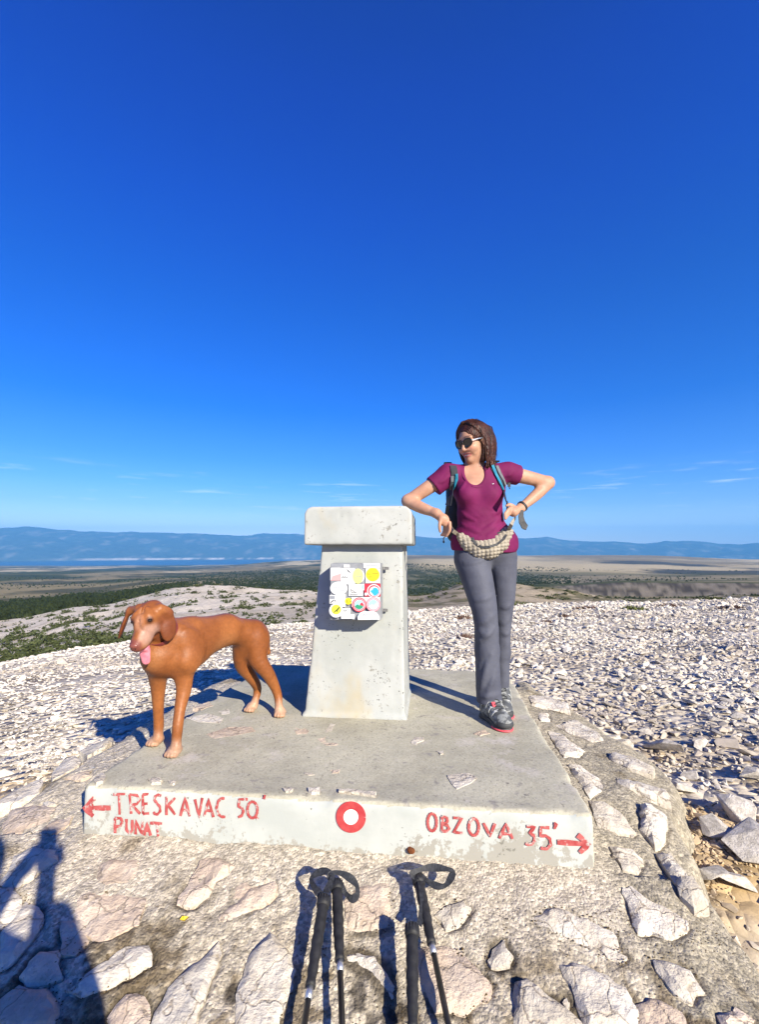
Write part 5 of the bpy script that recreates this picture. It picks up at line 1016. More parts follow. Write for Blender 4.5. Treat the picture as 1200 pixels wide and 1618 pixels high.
# backpack
bp_ = empty('backpack', (.60, 3.01, .97), 'black hiking backpack with teal and grey shoulder straps on the woman', 'backpack')
g = SDF((.36, 2.88, .92), (.84, 3.22, 1.58), .006); g.rbox((.60, 3.035, 1.22), (.168, .10, .245), .07); g.rbox((.60, 3.11, 1.14), (.12, .06, .13), .05, k=.02); g.warp(lambda p: .005 * fbm(p[:, 0] * 12, p[:, 1] * 12, p[:, 2] * 12, 133, 3)); mesh_np('pack', *g.mesh(), M['packcloth'], bp_)
def onshirt(pts, off): return [gs.hit(*p) + gs.grad(gs.hit(*p)) * off for p in pts], [gs.grad(gs.hit(*p)) for p in pts]
for name_, pts, wd, off, m_ in (('strap', [(716, 737), (717.5, 744), (718.5, 754), (717, 768), (713, 784), (709.5, 798)], .020, .002, 'packcloth'), ('strap_panel', [(721, 749), (722, 757), (720, 768), (716, 780)], .0085, .007, 'teal'), ('strap_panel', [(714.5, 752), (714, 760), (712, 771)], .0085, .0075, 'greyweb'),
                               ('strap', [(777, 733), (781, 742), (786, 753), (791, 765), (796, 778), (799, 792)], .020, .002, 'packcloth'), ('strap_panel', [(778, 737), (782.5, 750), (788, 762), (794, 775)], .0085, .007, 'teal'), ('strap_panel', [(785, 738), (789, 748), (794, 759), (797, 768)], .0085, .0075, 'greyweb')):
    pp, nn_ = onshirt(pts, off); mb = MB(); mb.ribbon(pp, nn_, wd, .006); mb.build(name_, M[m_], bp_)
for pts in ([(.415, 2.84, 1.455), (.42, 2.91, 1.465), (.455, 2.95, 1.445)], [(.705, 2.84, 1.465), (.71, 2.91, 1.475), (.69, 2.95, 1.445)]): 
    mb = MB(); mb.ribbon([np.array(p) for p in pts], [(0, -.5, 1), (0, .2, 1), (0, .6, .8)], .022, .010); mb.build('strap', M['packcloth'], bp_)
mb = MB(); mb.ribbon([VD(708, 800, 2.72), VD(706, 815, 2.78), VD(705, 835, 2.84)], (-.6, -.8, 0), .012, .004); mb.build('webbing', M['strapweb'], bp_); mb = MB(); mb.ribbon([VD(801, 794, 2.76), VD(802, 802, 2.82), VD(800, 820, 2.88)], (.6, -.8, 0), .012, .004); mb.build('webbing', M['strapweb'], bp_)
mb = MB(); mb.box(VD(805, 766, 2.70), (.008, .004, .012)); mb.tube([VD(798, 762, 2.69), VD(804, 765, 2.70), VD(806, 773, 2.70)], .003, 6); mb.build('buckle', M['strapweb'], bp_)
mb = MB(); mb.tube([VD(706, 845, 2.76), VD(701, 851, 2.75), VD(702, 857, 2.75)], .0035, 6); mb.ball(VD(701.5, 856, 2.75), (.006, .005, .009), 6); mb.build('hip_buckle', M['strapweb'], bp_, True)
# wrist strap
ws_ = empty('wrist_strap', tuple(VD(826, 800, 2.735)), 'black wristband with a flap hanging from the hand on her waist', 'wristband')
wa = VD(848, 782, 2.78) - VD(824, 802, 2.735); wa /= np.linalg.norm(wa); w1, w2, w3 = basis(wa); wc = VD(826, 800, 2.738); rp_ = [wc + (w1 * math.cos(a) + w3 * math.sin(a)) * .0305 for a in np.linspace(0, 2 * math.pi, 29)]
mb = MB(); mb.ribbon(rp_, [p - wc for p in rp_], .006, .003); mb.build('band', M['strapweb'], ws_)
mb = MB(); mb.ribbon([VD(825, 806, 2.70), VD(823.5, 816, 2.695), VD(825, 825, 2.69), VD(829, 832, 2.69), VD(833, 834, 2.69)], (.1, -1, .15), [.010, .016, .020, .021, .017], .006); mb.build('flap', M['strapweb'], ws_, bevel=.002)
# ------------------------------------------------------------------ photographer behind the camera (seen by the shadow at lower left)
M['jacket'] = mat('navy_jacket', (.02, .03, .06), (.03, .045, .08), scale=12, rough=.8, bump=.3, bscale=12, bdist=.02); M['jeans'] = mat('dark_trousers', (.03, .035, .045), (.045, .05, .06), scale=12, rough=.85)
fz = float(ap_base(0, -.42)) if True else 0; fz = min(fz, float(terrain_z(0.0, -.42))) + .0
M['bootc'] = mat('brown_boot', (.08, .05, .03), (.11, .07, .045), scale=30, rough=.7)
ph = empty('person', (0, -.45, fz), 'photographer in navy jacket holding up a phone, casting the shadow at lower left', 'person')
g = SDF((-.5, -.85, fz - .02), (.5, .06, 1.28), .010); hz0 = 1.07
g.ell((0, -.42, hz0), (.075, .095, .115), k=.02); g.ell((0, -.375, hz0 - .07), (.05, .055, .05), k=.03); g.cap((0, -.325, hz0 - .01), (0, -.312, hz0 - .035), .008, .013, .012)
for sgn in (-1, 1): g.ell((sgn * .078, -.43, hz0 - .01), (.010, .02, .032), k=.01)
g.cap((.02, -.45, hz0 - .10), (.07, -.47, .90), .055, .06, .03)
for sgn in (-1, 1):
    g.cap((sgn * .035, -.09, .90), (sgn * .048, -.055, .91), .022, .022, .015); g.chain([(sgn * .10 + .02, -.22, .78), (sgn * .06, -.12, .87), (sgn * .04, -.08, .905)], [.036, .028, .024], .02)
    for q_ in range(4): g.chain([(sgn * .05, -.05, .885 + .017 * q_), (sgn * .054, -.028, .885 + .017 * q_), (sgn * .040, -.016, .885 + .017 * q_)], [.0095, .009, .008], .004)
    g.chain([(sgn * .035, -.06, .93), (sgn * .02, -.045, .945)], [.011, .009], .006)
    g.chain([(sgn * .10 + .08, -.47, .32), (sgn * .105 + .04, -.44, fz + .45), (sgn * .11, -.46, fz + .08)], [.08, .055, .04], .03); g.cap((sgn * .11, -.47, fz + .04), (sgn * .12, -.30, fz + .03), .038, .032, .02)
g.chain([(.08, -.48, .82), (.09, -.47, .6), (.09, -.47, .36)], [.11, .11, .11], .04)
mesh_np('body', *g.mesh(), mat('skin_hidden', (.43, .245, .165), (.385, .205, .135), scale=12, rough=.5), ph)
g = SDF((-.5, -.85, .2), (.6, .02, 1.1), .010); g.ell((.09, -.475, .72), (.205, .135, .23), k=.04); g.ell((.10, -.47, .42), (.20, .135, .16), k=.06); g.cap((-.06, -.475, .83), (.24, -.475, .83), .07, .07, .05)
for sgn in (-1, 1): g.chain([(sgn * .185 + .09, -.46, .82), (sgn * .235 + .08, -.33, .65), (sgn * .12 + .02, -.17, .80)], [.07, .06, .042], .03)
g.plane((0, 0, .28), (0, 0, -1)); g.warp(lambda p: .006 * fbm(p[:, 0] * 9, p[:, 1] * 9, p[:, 2] * 12, 141, 3)); mesh_np('jacket', *g.mesh(), M['jacket'], ph)
g = SDF((-.4, -.8, fz), (.4, -.1, .4), .010); g.ell((.09, -.47, .32), (.18, .125, .13), k=.04)
for sgn in (-1, 1): g.chain([(sgn * .095 + .09, -.47, .28), (sgn * .105 + .04, -.44, fz + .45), (sgn * .11, -.46, fz + .10)], [.10, .072, .058], .02)
mesh_np('trousers', *g.mesh(), M['jeans'], ph)
for sgn in (-1, 1):
    g = SDF((sgn * .11 - .1, -.62, fz - .01), (sgn * .12 + .1, -.15, fz + .2), .008); g.cap((sgn * .11, -.48, fz + .055), (sgn * .12, -.28, fz + .04), .05, .042, .02); g.cap((sgn * .11, -.47, fz + .06), (sgn * .11, -.465, fz + .13), .05, .052, .02); g.plane((0, 0, fz), (0, 0, -1)); mesh_np('shoe', *g.mesh(), M['bootc'], ph)
g = SDF((-.16, -.6, .92), (.16, -.25, 1.28), .008); g.ell((0, -.435, hz0 + .03), (.088, .10, .105), k=.02); g.ell((0, -.30, hz0 - .02), (.08, .09, .10), k=.01, op='s'); mesh_np('hair', *g.mesh(), M['hair'], ph)
phn = empty('phone', (0, -.03, .86), 'black phone held up by the photographer', 'phone'); mb = MB(); mb.box((0, -.030, .925), (.038, .0045, .080)); mb.build('phone_body', M['blackgloss'], phn, bevel=.004)
mb = MB(); mb.box((0, -.0355, .925), (.035, .0008, .075)); mb.build('screen', M['lens'], phn)
# ------------------------------------------------------------------ trekking poles lying against the stone pavement
def pole(label, top, bot, w_top, w_bot, collar, pitch_=0, grp='trekking poles leaning against the pavement', handle=True, strap=None, Lh=.0):
    t3 = P_ap(top[0], top[1], w_top); b3 = P_ap(bot[0], bot[1], w_bot); d = b3 - t3; d /= np.linalg.norm(d)
    o = empty('trekking_pole', tuple(t3 + d * 1.05), label, 'trekking pole', grp)
    def at(px_): f = (px_ - top[1]) / (bot[1] - top[1]); return t3 + (b3 - t3) * f
    e0 = at(collar); lg = float(np.linalg.norm(e0 - t3)); s1, s2, s3 = basis(d)
    n = 26; ts = np.linspace(0, 1, n); rad = [.0165 + .0012 * math.sin(t * 40) * (t > .3) + (.003 if t < .08 else 0) - .0035 * sst(.5, 1, t) for t in ts]
    mb = MB(); mb.tube([t3 + d * lg * t for t in ts], rad, 14); mb.build('grip', M['black'], o, True)
    mb = MB(); mb.tube([t3 - d * .010, t3 - d * .006, t3 + d * .012, t3 + d * .024], [.012, .019, .0215, .019], 16); mb.build('knob', M['black'], o, True)
    mb = MB()
    for k in range(14): a = k * math.pi / 7; c_ = t3 + d * .004 + (s1 * math.cos(a) + s3 * math.sin(a)) * .0195; mb.tube([c_ - d * .010, c_ + d * .012], .0022, 5)
    mb.build('ridge', M['strapweb'], o).name = 'knob_ridges'; o.children[-1]['kind'] = 'stuff'
    mb = MB(); mb.tube([e0, e0 + d * .028], .0098, 14); mb.build('collar', M['silver'], o, True)
    mb = MB(); mb.tube([e0 + d * .022, e0 + d * .40, e0 + d * .402, t3 + d * .98], [.0082, .0082, .007, .0065], 12); mb.build('shaft', M['blackgloss'], o, True)
    for k in range(3):                                             # small pale lettering-like dashes printed down the shaft
        q_ = e0 + d * (.05 + .06 * k) + (CAM - e0) / np.linalg.norm(CAM - e0) * .0083; mb = MB(); mb.ribbon([q_, q_ + d * .035], (CAM - e0), .0011, .0004); mb.build('stripe', SM['grey'], o)
    mb = MB(); mb.tube([t3 + d * .975, t3 + d * 1.03, t3 + d * 1.05], [.0075, .006, .003], 10); mb.build('tip', M['silver'], o, True)
    if strap:
        pts = [P_ap(u, v, w) for u, v, w in strap]; P2 = []
        for i in range(len(pts) - 1):
            p0, p1, p2, p3 = pts[max(i - 1, 0)], pts[i], pts[i + 1], pts[min(i + 2, len(pts) - 1)]
            for j in range(5): t = j / 5; P2.append(.5 * (2 * p1 + (p2 - p0) * t + (2 * p0 - 5 * p1 + 4 * p2 - p3) * t * t + (3 * p1 - p0 - 3 * p2 + p3) * t ** 3))
        P2.append(pts[-1]); nn_ = [np.array((.35 * math.sin(i * .35), -.55, .65 + .3 * math.cos(i * .3))) for i in range(len(P2))]
        mb = MB(); mb.ribbon(P2, nn_, [.009 + .0025 * math.sin(i * .5) for i in range(len(P2))], .0022); mb.build('strap', M['strapweb'], o)
    return o
zp8 = lambda x, y, w: (420 + x / 3.333, 1350 + y / 3.333, w)
pole('black trekking pole with white collar, leftmost of the four poles', (512, 1421), (481, 1618), .075, .055, 1568, strap=[zp8(300, 225, .08), zp8(262, 180, .085), zp8(240, 128, .075), zp8(285, 92, .08), zp8(335, 92, .085), zp8(350, 130, .08), zp8(318, 200, .075)])
pole('black trekking pole with pale printing on its shaft, second from the left', (532.5, 1397), (541, 1618), .062, .05, 1532, strap=[zp8(362, 150, .07), zp8(338, 108, .08), zp8(385, 95, .085), zp8(440, 120, .08), zp8(478, 160, .07), zp8(482, 210, .06), zp8(455, 232, .055), zp8(420, 200, .06), zp8(395, 160, .07)])
pole('long-gripped black trekking pole standing nearly upright, third from the left', (651.5, 1466), (652.5, 1618), .09, .06, 1625)
pole('black trekking pole slanting to the right with a looped wrist strap on top', (661, 1387), (709, 1618), .06, .045, 1507, strap=[zp8(800, 120, .07), zp8(770, 100, .085), zp8(815, 78, .09), zp8(880, 68, .09), zp8(950, 76, .085), zp8(985, 90, .075), zp8(970, 135, .07), zp8(940, 165, .06), zp8(900, 165, .06), zp8(860, 145, .065), zp8(830, 120, .07), zp8(815, 140, .075)])
mb = MB(); q0 = [P_ap(*zp8(*p)) for p in ((812, 135, .07), (822, 200, .075), (828, 260, .07), (818, 330, .065), (808, 372, .07))]; mb.ribbon(q0, (.3, -.6, .7), .009, .0022); o_ = mb.build('strap', M['strapweb']); o_.parent = [o for o in bpy.data.objects if o.name.startswith('trekking_pole')][-1]; o_.matrix_parent_inverse = Matrix.Translation(-Vector(base_of(o_.parent)))
# ------------------------------------------------------------------ loose rock
def hull(seed, n=15, sq=(1, .8, .6)):
    r_ = np.random.default_rng(seed); p = r_.normal(size=(n, 3)); p /= np.linalg.norm(p, axis=1)[:, None]; p *= r_.uniform(.72, 1.0, (n, 1)) * np.array(sq) * r_.uniform(.85, 1.15, 3)
    bm = bmesh.new(); [bm.verts.new(q) for q in p]; res = bmesh.ops.convex_hull(bm, input=bm.verts); bmesh.ops.delete(bm, geom=[v for v in bm.verts if not v.link_faces], context='VERTS')
    bm.verts.ensure_lookup_table(); bm.verts.index_update(); v = np.array([tuple(q.co) for q in bm.verts]); f = np.array([[q.index for q in fc_.verts] for fc_ in bm.faces if len(fc_.verts) == 3]); bm.free(); return v, f
HULL = [hull(k, 10 + k % 5, (1, .55 + .03 * (k % 9), .38 + .03 * (k % 8))) for k in range(14)]
def rotm(n):
    q = rng.normal(size=(n, 4)); q[:, 1:3] *= .35; q /= np.linalg.norm(q, axis=1)[:, None]; w_, x, y, z = q.T
    return np.stack([1 - 2 * (y * y + z * z), 2 * (x * y - z * w_), 2 * (x * z + y * w_), 2 * (x * y + z * w_), 1 - 2 * (x * x + z * z), 2 * (y * z - x * w_), 2 * (x * z - y * w_), 2 * (y * z + x * w_), 1 - 2 * (x * x + y * y)], 1).reshape(-1, 3, 3)
rock_me = []
for k, (v, f) in enumerate(HULL[:10]):
    bm = bmesh.new(); vs = [bm.verts.new(q) for q in v]; [bm.faces.new([vs[i] for i in t]) for t in f]
    bmesh.ops.bevel(bm, geom=list(bm.edges), offset=.022, segments=1, affect='EDGES')
    bmesh.ops.recalc_face_normals(bm, faces=bm.faces); me = bpy.data.meshes.new('rock'); bm.to_mesh(me); bm.free(); me.materials.append(M['rock']); rock_me.append(me)
placed = []
def ground_z(x, y): 
    zt0 = float(terrain_z(x, y)); sd0 = float(poly_sd(np.array(x), np.array(y), POLY)); return max(zt0, float(ap_base(x, y)) - .35 * float(sst(-.06, .12, sd0))) if sd0 < .3 else zt0
def rock(x, y, s_, label, group=None, sq=(1, 1, .75), sink=.25):
    o = bpy.data.objects.new('rock', random.choice(rock_me)); COL.objects.link(o); sz = s_ * np.array(sq) * np.array([random.uniform(.85, 1.2) for _ in range(3)])
    o.scale = tuple(sz); o.rotation_euler = (random.uniform(-.35, .35), random.uniform(-.35, .35), random.uniform(0, 6.28)); o.location = (x, y, ground_z(x, y) + sz[2] * (.62 - sink)); tag(o, label, 'rock', group); placed.append((x, y, s_)); return o
for (u, v, s_, lb) in ((1050, 1190, .17, 'big pale limestone block right of the slab with ochre gravel at its foot'), (1165, 1292, .17, 'large grey boulder at the right edge beside ochre soil'), (1185, 1345, .16, 'white boulder low at the right edge of the photo'),
                       (985, 1182, .10, 'pale rock with a brown hollow between slab edge and big block'), (1082, 1250, .11, 'leaning pale slab of rock above the ochre soil patch'), (1190, 1232, .13, 'angular white rock at the right edge above the grey boulder'),
                       (1120, 1392, .10, 'ochre-stained rock lying in the ochre soil at lower right'), (1165, 1400, .09, 'ochre stone standing on edge at far lower right'), (118, 1148, .09, 'upright pale stone in the ochre gravel left of the dog'), (1135, 1320, .10, 'flat white rock stepping down to the ochre soil')):
    p = P_ter(u, v); rock(p[0], p[1], s_, lb)
tries = 0; cntR = cntL = 0
while cntR + cntL < 285 and tries < 20000:
    tries += 1; az = R_(random.uniform(-44, 46)); r = 1.9 + 4.6 * random.random() ** .8; x, y = r * math.sin(az), r * math.cos(az)
    left = az < R_(-8)
    if left and cntL >= 75 or (not left and az < R_(12)): continue
    s_ = random.uniform(.040, .085) * (1.3 if random.random() < .15 else 1) * (.75 if left else 1)
    if poly_sd(np.array(x), np.array(y), POLY) < .07 + s_: continue
    if any((x - a) ** 2 + (y - b) ** 2 < (.75 * (s_ + c)) ** 2 for a, b, c in placed): continue
    if left: rock(x, y, s_, 'loose white limestone rock lying on the ground left of the slab', 'loose white rocks left of the slab', sq=(1, 1, .55)); cntL += 1
    else: rock(x, y, s_, 'loose angular limestone rock on the rubble slope right of the slab', 'loose rocks on the rubble slope right of the slab'); cntR += 1
print('rocks', cntR, cntL)
# the mass of small rubble out to the brow of the hill
XS, YS, SS = [], [], []
for (r0, r1, dn, sm) in ((1.2, 3.5, 560, .022), (3.5, 6, 480, .026), (6, 11, 250, .036), (11, 19, 92, .052), (19, 32, 32, .075), (32, 48, 10, .10)):
    n = int(dn * .5 * (r1 * r1 - r0 * r0) * R_(104)); az = R_(1) * rng.uniform(-52, 52, n); r = np.sqrt(rng.uniform(r0 * r0, r1 * r1, n)); rc_ = np.interp(az, AZS, [TS[k][0][0] for k in TU])
    x, y = r * np.sin(az), r * np.cos(az); cl = fbm(x * .8, y * .8, 0, 151, 3); keep = (rng.random(n) < .75 + .9 * cl) & (r < rc_ * 1.12); x, y = x[keep], y[keep]
    if r0 < 5: k2 = poly_sd(x, y, POLY) > .02; x, y = x[k2], y[k2]
    s_ = sm * np.exp(rng.normal(size=len(x)) * .42); s_ *= np.where(x < -.5, .8, 1.0); XS.append(x); YS.append(y); SS.append(s_)
for (u, v, du_, dv_, n) in ((1110, 1345, 75, 70, 1500), (1060, 1205, 45, 18, 300), (60, 1190, 90, 45, 1300)):   # ochre gravel
    c3 = [P_ter(u + rng.normal() * du_ * .5, v + rng.normal() * dv_ * .5) for _ in range(n // 8)]
    for p in c3: XS.append(p[0] + rng.normal(size=8) * .035); YS.append(p[1] + rng.normal(size=8) * .05); SS.append(.008 * np.exp(rng.normal(size=8) * .45))
XS, YS, SS = map(np.concatenate, (XS, YS, SS)); N_ = len(XS); ZS = terrain_z(XS, YS); kind_ = rng.integers(0, len(HULL), N_); RM = rotm(N_)
AV, AF, AC_ = [], [], []; off = 0
dirt = sst(.05, .5, fbm(XS * .45, YS * .9, 0, 153, 3)); och = sst(.0, .45, fbm(XS * 1.1, YS * 1.1, 0, 31) + .55 * (1.5 * np.exp(-((XS + 2.1) ** 2 / .5 + (YS - 2.95) ** 2 / .12)) + 1.4 * np.exp(-((XS - 1.5) ** 2 + (YS - 2.2) ** 2) / .16))) * sst(4.5, 2.5, np.hypot(XS, YS))
rcol = mixn((.64, .585, .50), (.42, .36, .295), dirt * .75); rcol = np.where((XS < -.3)[:, None], rcol * 1.12, rcol * .98); rcol = mixn(rcol, (.52, .37, .20), och * .8); rcol = rcol * rng.uniform(.66, 1.1, (N_, 1))
for k, (v, f) in enumerate(HULL):
    i = np.nonzero(kind_ == k)[0]; sc_ = SS[i][:, None, None] * np.array((1, 1, .72)); sc_ = np.where((XS[i] < -.5)[:, None, None], sc_ * (1, 1, .7), sc_)
    vv = np.einsum('nij,vj->nvi', RM[i], v) * sc_ + np.stack([XS[i], YS[i], ZS[i] + SS[i] * .22], 1)[:, None, :]
    ff = f[None] + (off + np.arange(len(i)) * len(v))[:, None, None]; AV.append(vv.reshape(-1, 3)); AF.append(ff.reshape(-1, 3)); AC_.append(np.repeat(rcol[i], len(v), 0)); off += len(i) * len(v)
rb_ = mesh_np('rubble', np.concatenate(AV), np.concatenate(AF), M['rubble'], smooth=False, cols=np.concatenate(AC_)); tag(rb_, kind='stuff'); print('rubble', N_, off)
# ------------------------------------------------------------------ shrubs, tufts and woods
M['leaf'] = mat('shrub_leaves', (.030, .040, .014), (.062, .074, .028), scale=3, rough=.75, spec=.2, objrand=.25); M['leafd'] = mat('pine_foliage', (.011, .017, .007), (.023, .032, .012), scale=.35, rough=.8, spec=.1)
M['tuft'] = mat('dry_brown_tuft', (.11, .065, .05), (.17, .11, .085), scale=6, rough=.95, spec=.05); M['tuftg'] = mat('green_tuft', (.07, .085, .03), (.12, .13, .05), scale=6, rough=.95, spec=.05); M['bark'] = mat('bark', (.10, .075, .055), (.14, .11, .08), scale=10, rough=.95)
def shrub_arrays(seed, n=130):
    r_ = np.random.default_rng(seed); v = []; f = []; cl = r_.normal(size=(9, 3)) * (.42, .42, .22) + (0, 0, .45)
    for k in range(n):
        c = cl[r_.integers(9)] + r_.normal(size=3) * .17; c[2] = max(c[2], .04); a = r_.normal(size=3); a /= np.linalg.norm(a); b = np.cross(a, r_.normal(size=3)); b /= np.linalg.norm(b); c2 = np.cross(a, b); s_ = r_.uniform(.12, .22) * (1 if n > 60 else 1.35); m = len(v)
        v += [c + b * s_, c + c2 * s_ * .7, c - b * s_, c - c2 * s_ * .7]; f.append([m, m + 1, m + 2, m + 3])
    return np.array(v), f
protos = []
for k in range(4):
    v, f = shrub_arrays(200 + k); me = bpy.data.meshes.new('foliage'); me.from_pydata([tuple(q) for q in v], [], f); me.materials.append(M['leaf']); me.update(); 
    mb = MB()
    for j in range(4): a = j * 1.6 + k; mb.tube([(0, 0, -.15), (.12 * math.cos(a), .12 * math.sin(a), .25), (.28 * math.cos(a), .28 * math.sin(a), .55)], [.05, .035, .015], 5)
    st_ = bpy.data.meshes.new('stem'); st_.from_pydata(mb.v, [], mb.f); st_.materials.append(M['bark']); st_.update(); protos.append((me, st_))
def shrub(p, s_, label, group):
    e = empty('shrub', tuple(p), label, 'shrub', group); e.scale = (s_ * random.uniform(.85, 1.2), s_ * random.uniform(.85, 1.2), s_ * random.uniform(.6, .95)); e.rotation_euler = (0, 0, random.uniform(0, 6.28)); me, st_ = random.choice(protos)
    for n_, m_ in (('foliage', me), ('stem', st_)): o = bpy.data.objects.new(n_, m_); COL.objects.link(o); o.parent = e
cnt = 0; SV, SF = [], []; tries = 0; so_ = 0
svs = [shrub_arrays(300 + k, 44) for k in range(4)]
while tries < 5600:
    tries += 1; u = random.uniform(-160, 520); r = math.exp(random.uniform(math.log(45), math.log(420))); az = math.atan((u - 600) / 750); x, y = r * math.sin(az), r * math.cos(az)
    gr = float(fbm(np.array(x / 9), np.array(y / 14), 0, 16)) + .42 * float(sst(330, 60, u)) * float(sst(260, 90, r)) + .15 * float(sst(380, 480, u)) - .33
    pr0 = .10 + .38 * float(sst(-.3, .2, gr))
    if random.random() > pr0: continue
    s_ = random.uniform(.3, .9) * (.5 + r / 210) * (1.3 if u < 200 else 1); z = float(terrain_z(x, y)) - .1; cnt += 1
    if cnt <= 230:
        shrub((x, y, z), s_, 'low dark green shrub on the white karst hillside behind the dog', 'shrubs on the white hillside')
    else:
        v, f = random.choice(svs); a = random.uniform(0, 6.28); R2 = np.array(((math.cos(a), -math.sin(a), 0), (math.sin(a), math.cos(a), 0), (0, 0, 1))); SV.append(v @ R2.T * s_ * (1.15, 1.15, .85) + (x, y, z)); SF += [[i + so_ for i in q] for q in f]; so_ += len(v)
print('shrubs', cnt)
for u0, u1, r0, r1, n in ((640, 905, 85, 150, 240), (850, 1230, 60, 190, 130)):
    for k in range(n):
        u = random.uniform(u0, u1); r = random.uniform(r0, r1); az = math.atan((u - 600) / 750); x, y = r * math.sin(az), r * math.cos(az)
        if float(fbm(np.array(x / 7.), np.array(y / 7.), 0, 26)) < -.05: continue
        v, f = random.choice(svs); s_ = random.uniform(.3, .9); SV.append(v * s_ * (1.3, 1.3, .7) + (x, y, float(terrain_z(x, y)) - .05)); SF += [[i + so_ for i in q] for q in f]; so_ += len(v)
tag(mesh_np('scrub', np.concatenate(SV), np.array(SF), M['leaf'], smooth=False), kind='stuff')
# scattered bushes out on the plain, too many and too small to tell apart
OV = np.array([(1, 0, 0), (0, 1, 0), (-1, 0, 0), (0, -1, 0), (0, 0, 1.)]); OF = np.array([(0, 1, 4), (1, 2, 4), (2, 3, 4), (3, 0, 4)])
nb_ = 26000; uu = rng.uniform(-150, 1350, nb_); rr2 = np.exp(rng.uniform(math.log(450), math.log(3400), nb_)); aa2 = np.arctan((uu - 600) / 750); bx_, by_ = rr2 * np.sin(aa2), rr2 * np.cos(aa2)
dn_ = fbm(bx_ / 380, by_ / 700, 0, 171, 4) + .22 * sst(280, 360, uu) * sst(940, 860, uu); k_ = (dn_ > .02 + .35 * rng.random(nb_) - .1) & (rng.random(nb_) < np.where(uu > 900, .22, np.where(uu < 300, .5, 1.))) & ~((uu > 840) & (rr2 > 800) & (rr2 < 1050)); bx_, by_, rr2 = bx_[k_], by_[k_], rr2[k_]; bz_ = terrain_z(bx_, by_); sz_ = rng.uniform(1.1, 2.6, len(bx_)) * (1 + rr2 / 2600)
BV = OV[None] * sz_[:, None, None] * rng.uniform(.7, 1.3, (len(bx_), 5, 3)) + np.stack([bx_, by_, bz_ - .2], 1)[:, None]; BF = OF[None] + (np.arange(len(bx_)) * 5)[:, None, None]
tag(mesh_np('far_scrub', BV.reshape(-1, 3), BF.reshape(-1, 3), M['leafd'], smooth=False), kind='stuff'); print('far scrub', len(bx_))
# dark wood on the left
FV, FF = [], []; fo = 0
cones = []
for k in range(5):
    r_ = np.random.default_rng(400 + k); bm = bmesh.new(); bmesh.ops.create_icosphere(bm, subdivisions=2, radius=1); v = np.array([tuple(q.co) for q in bm.verts]); f = np.array([[q.index for q in t.verts] for t in bm.faces]); bm.free()
    v = v * (1 + .28 * r_.normal(size=(len(v), 1))) * (.75, .75, 1.0) + (0, 0, .8); cones.append((v, f))
for k in range(2300):
    u = random.uniform(-220, 300); lo_r = np.interp(u, [-220, 0, 150, 230, 300], [330, 350, 410, 560, 900]); hi_r = np.interp(u, [-220, 0, 150, 230, 300], [1000, 880, 900, 1000, 1080]); r = math.exp(random.uniform(math.log(lo_r), math.log(hi_r))) + random.uniform(-10, 10)
    az = math.atan((u - 600) / 750); x, y = r * math.sin(az), r * math.cos(az); v, f = random.choice(cones); s_ = random.uniform(1.8, 3.6) * (1 + .25 * (r > 600))
    FV.append(v * s_ * (1, 1, random.uniform(.8, 1.1)) + (x, y, float(terrain_z(x, y)) - .8)); FF.append(f + fo); fo += len(v)
tag(mesh_np('wood', np.concatenate(FV), np.concatenate(FF), M['leafd'], smooth=False), kind='stuff')
# low cushions on the brow of the rubble
def tuft(u, v, w_, h_, m, label, group=None):
    p = P_ter(u, v); r = float(np.hypot(p[0], p[1])); s_ = w_ / 750 * r * .5; o_v = []; o_f = []; r_ = np.random.default_rng(int(u))
    n = 170
    for k in range(n):
        a = r_.uniform(0, 6.28); q = math.sqrt(r_.random()) * s_; x, y = p[0] + q * math.cos(a), p[1] + q * math.sin(a) * .9; hh = h_ / 750 * r * (1 - (q / s_) ** 2 * .8) * r_.uniform(.5, 1.1); z = float(terrain_z(x, y, True)); a2 = r_.uniform(0, 6.28); b = s_ * .10
        m_ = len(o_v); o_v += [(x - b * math.cos(a2), y - b * math.sin(a2), z - .02), (x + b * math.cos(a2), y + b * math.sin(a2), z - .02), (x + r_.normal() * b * 2, y + r_.normal() * b * 2, z + hh + .015)]; o_f.append([m_, m_ + 1, m_ + 2])
    tag(mesh_np('tuft', np.array(o_v), o_f, M[m], None, smooth=False, origin=tuple(p)), label, 'tuft', group)
for u, v, w_, h_, m, lb in ((730, 977, 28, 6, 'tuft', 'reddish brown low tuft just right of the pillar'), (736, 1008, 26, 7, 'tuft', 'nearer reddish brown tuft behind the woman\'s leg'), (1000, 964, 36, 8, 'tuftg', 'green cushion plant on the brow of the rubble'), (930, 962, 44, 5, 'tuft', 'wide brown tuft patch left of the green cushion plant'), (893, 975, 20, 5, 'tuft', 'small brown tuft on the rubble right of the woman'), (866, 984, 18, 5, 'tuft', 'small brown tuft closest to the woman on the right'), (1130, 947, 26, 5, 'tuftg', 'green tuft on the skyline of the rubble at right'), (1160, 962, 40, 5, 'tuft', 'brown tuft patch at far right below the skyline'), (1060, 958, 34, 4, 'tuft', 'flat brown patch of tufts right of the green cushion plant'), (820, 955, 30, 9, 'tuftg', 'green tuft beside the woman\'s knee on the brow')): tuft(u, v, w_, h_, m, lb)
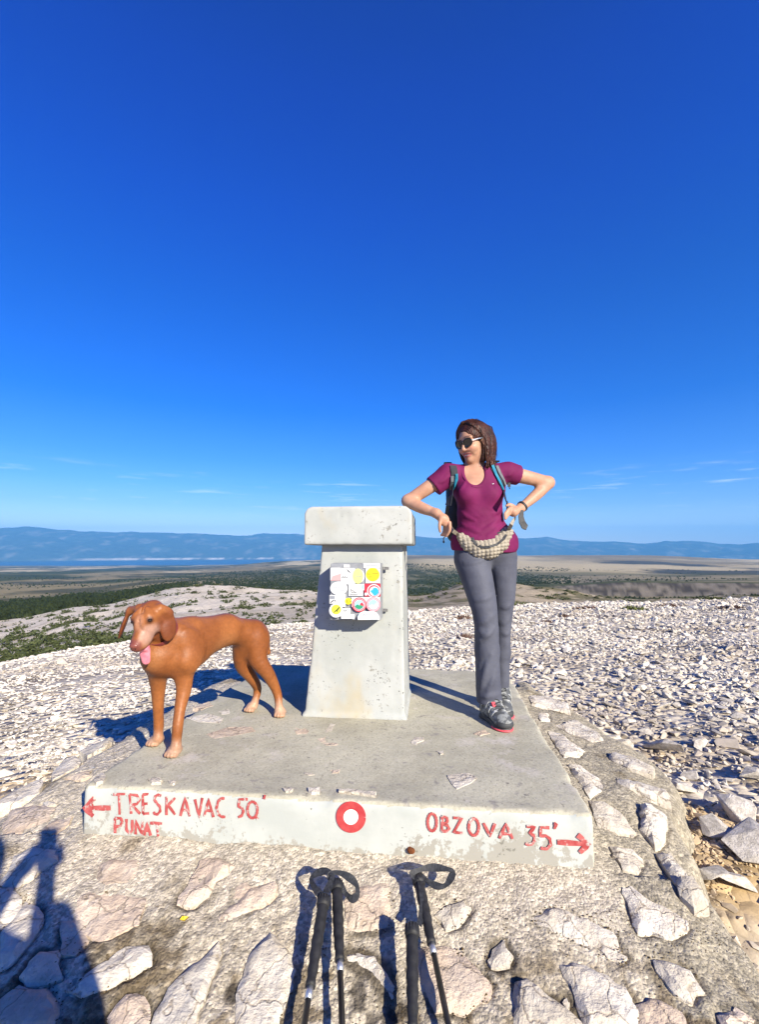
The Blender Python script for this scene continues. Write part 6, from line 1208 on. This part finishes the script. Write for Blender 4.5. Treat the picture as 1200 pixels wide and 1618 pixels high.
# moss and lichen crumbs along the set stones, a yellow leaf
M['moss'] = mat('dry_moss', (.075, .052, .025), (.14, .10, .05), scale=50, rough=1, spec=.02, bump=.5, bscale=120)
MV, MF = [], []; mo_ = 0; bs_v, bs_f = hull(900, 9, (1, 1, .6))
for px, m, hgt in ST:
    p3 = [P_ap(*p) for p in px]; c = np.mean(p3, 0)
    if to_sl(c[0], c[1])[1] > -.18: continue
    for k in range(len(p3)):
        a, b = p3[k], p3[(k + 1) % len(p3)]; md = (a + b) / 2
        if float(fbm(np.array(md[0] * 5), np.array(md[1] * 5), 0, 161, 2)) < .16: continue
        for j in range(int(np.linalg.norm(b - a) / .0055)):
            t = random.random(); q_ = a + (b - a) * t; q_ = q_ + (q_ - c) * random.uniform(-.03, .14) + rng.normal(size=3) * .010 * (1, 1, 0); s_ = random.uniform(.0014, .0045) * (1.6 if random.random() < .07 else 1); MV.append(bs_v * s_ + (q_[0], q_[1], ap_z(q_[0], q_[1]) + s_ * .3)); MF.append(bs_f + mo_); mo_ += len(bs_v)
for k in range(9000):
    x, y = random.uniform(-1.5, 1.5), random.uniform(.75, 1.62); 
    if k % 10 == 0: pass
    nn1 = float(vnoise(x * 5.2, y * 5.2, 0, 163)) + .5 * float(vnoise(x * 15, y * 15, 0, 164)) if k < 9000 else -1
    if nn1 < .55: continue
    s_ = random.uniform(.0012, .0038); MV.append(bs_v * s_ * (1.2, 1.2, .7) + (x, y, ap_z(x, y) + .002)); MF.append(bs_f + mo_); mo_ += len(bs_v)
tag(mesh_np('moss', np.concatenate(MV), np.concatenate(MF), M['moss'], smooth=False), kind='stuff')
M['yellow'] = mat('yellow_leaf', (.62, .42, .02), (.70, .50, .04), scale=60, rough=.6)
c_ = P_ap(291, 1452, .014); mb = MB(); mb.add([c_ + np.array(q) for q in ((-.014, 0, 0), (-.006, -.010, .004), (.006, -.011, .002), (.015, -.002, .006), (.010, .009, .002), (-.002, .006, .006), (-.010, .010, .003), (0, 0, -.003))], [[7, k, (k + 1) % 7] for k in range(7)]); tag(mb.build('leaf', M['yellow'], None, origin=c_), 'small yellow leaf lying on the mortar between set stones', 'leaf')
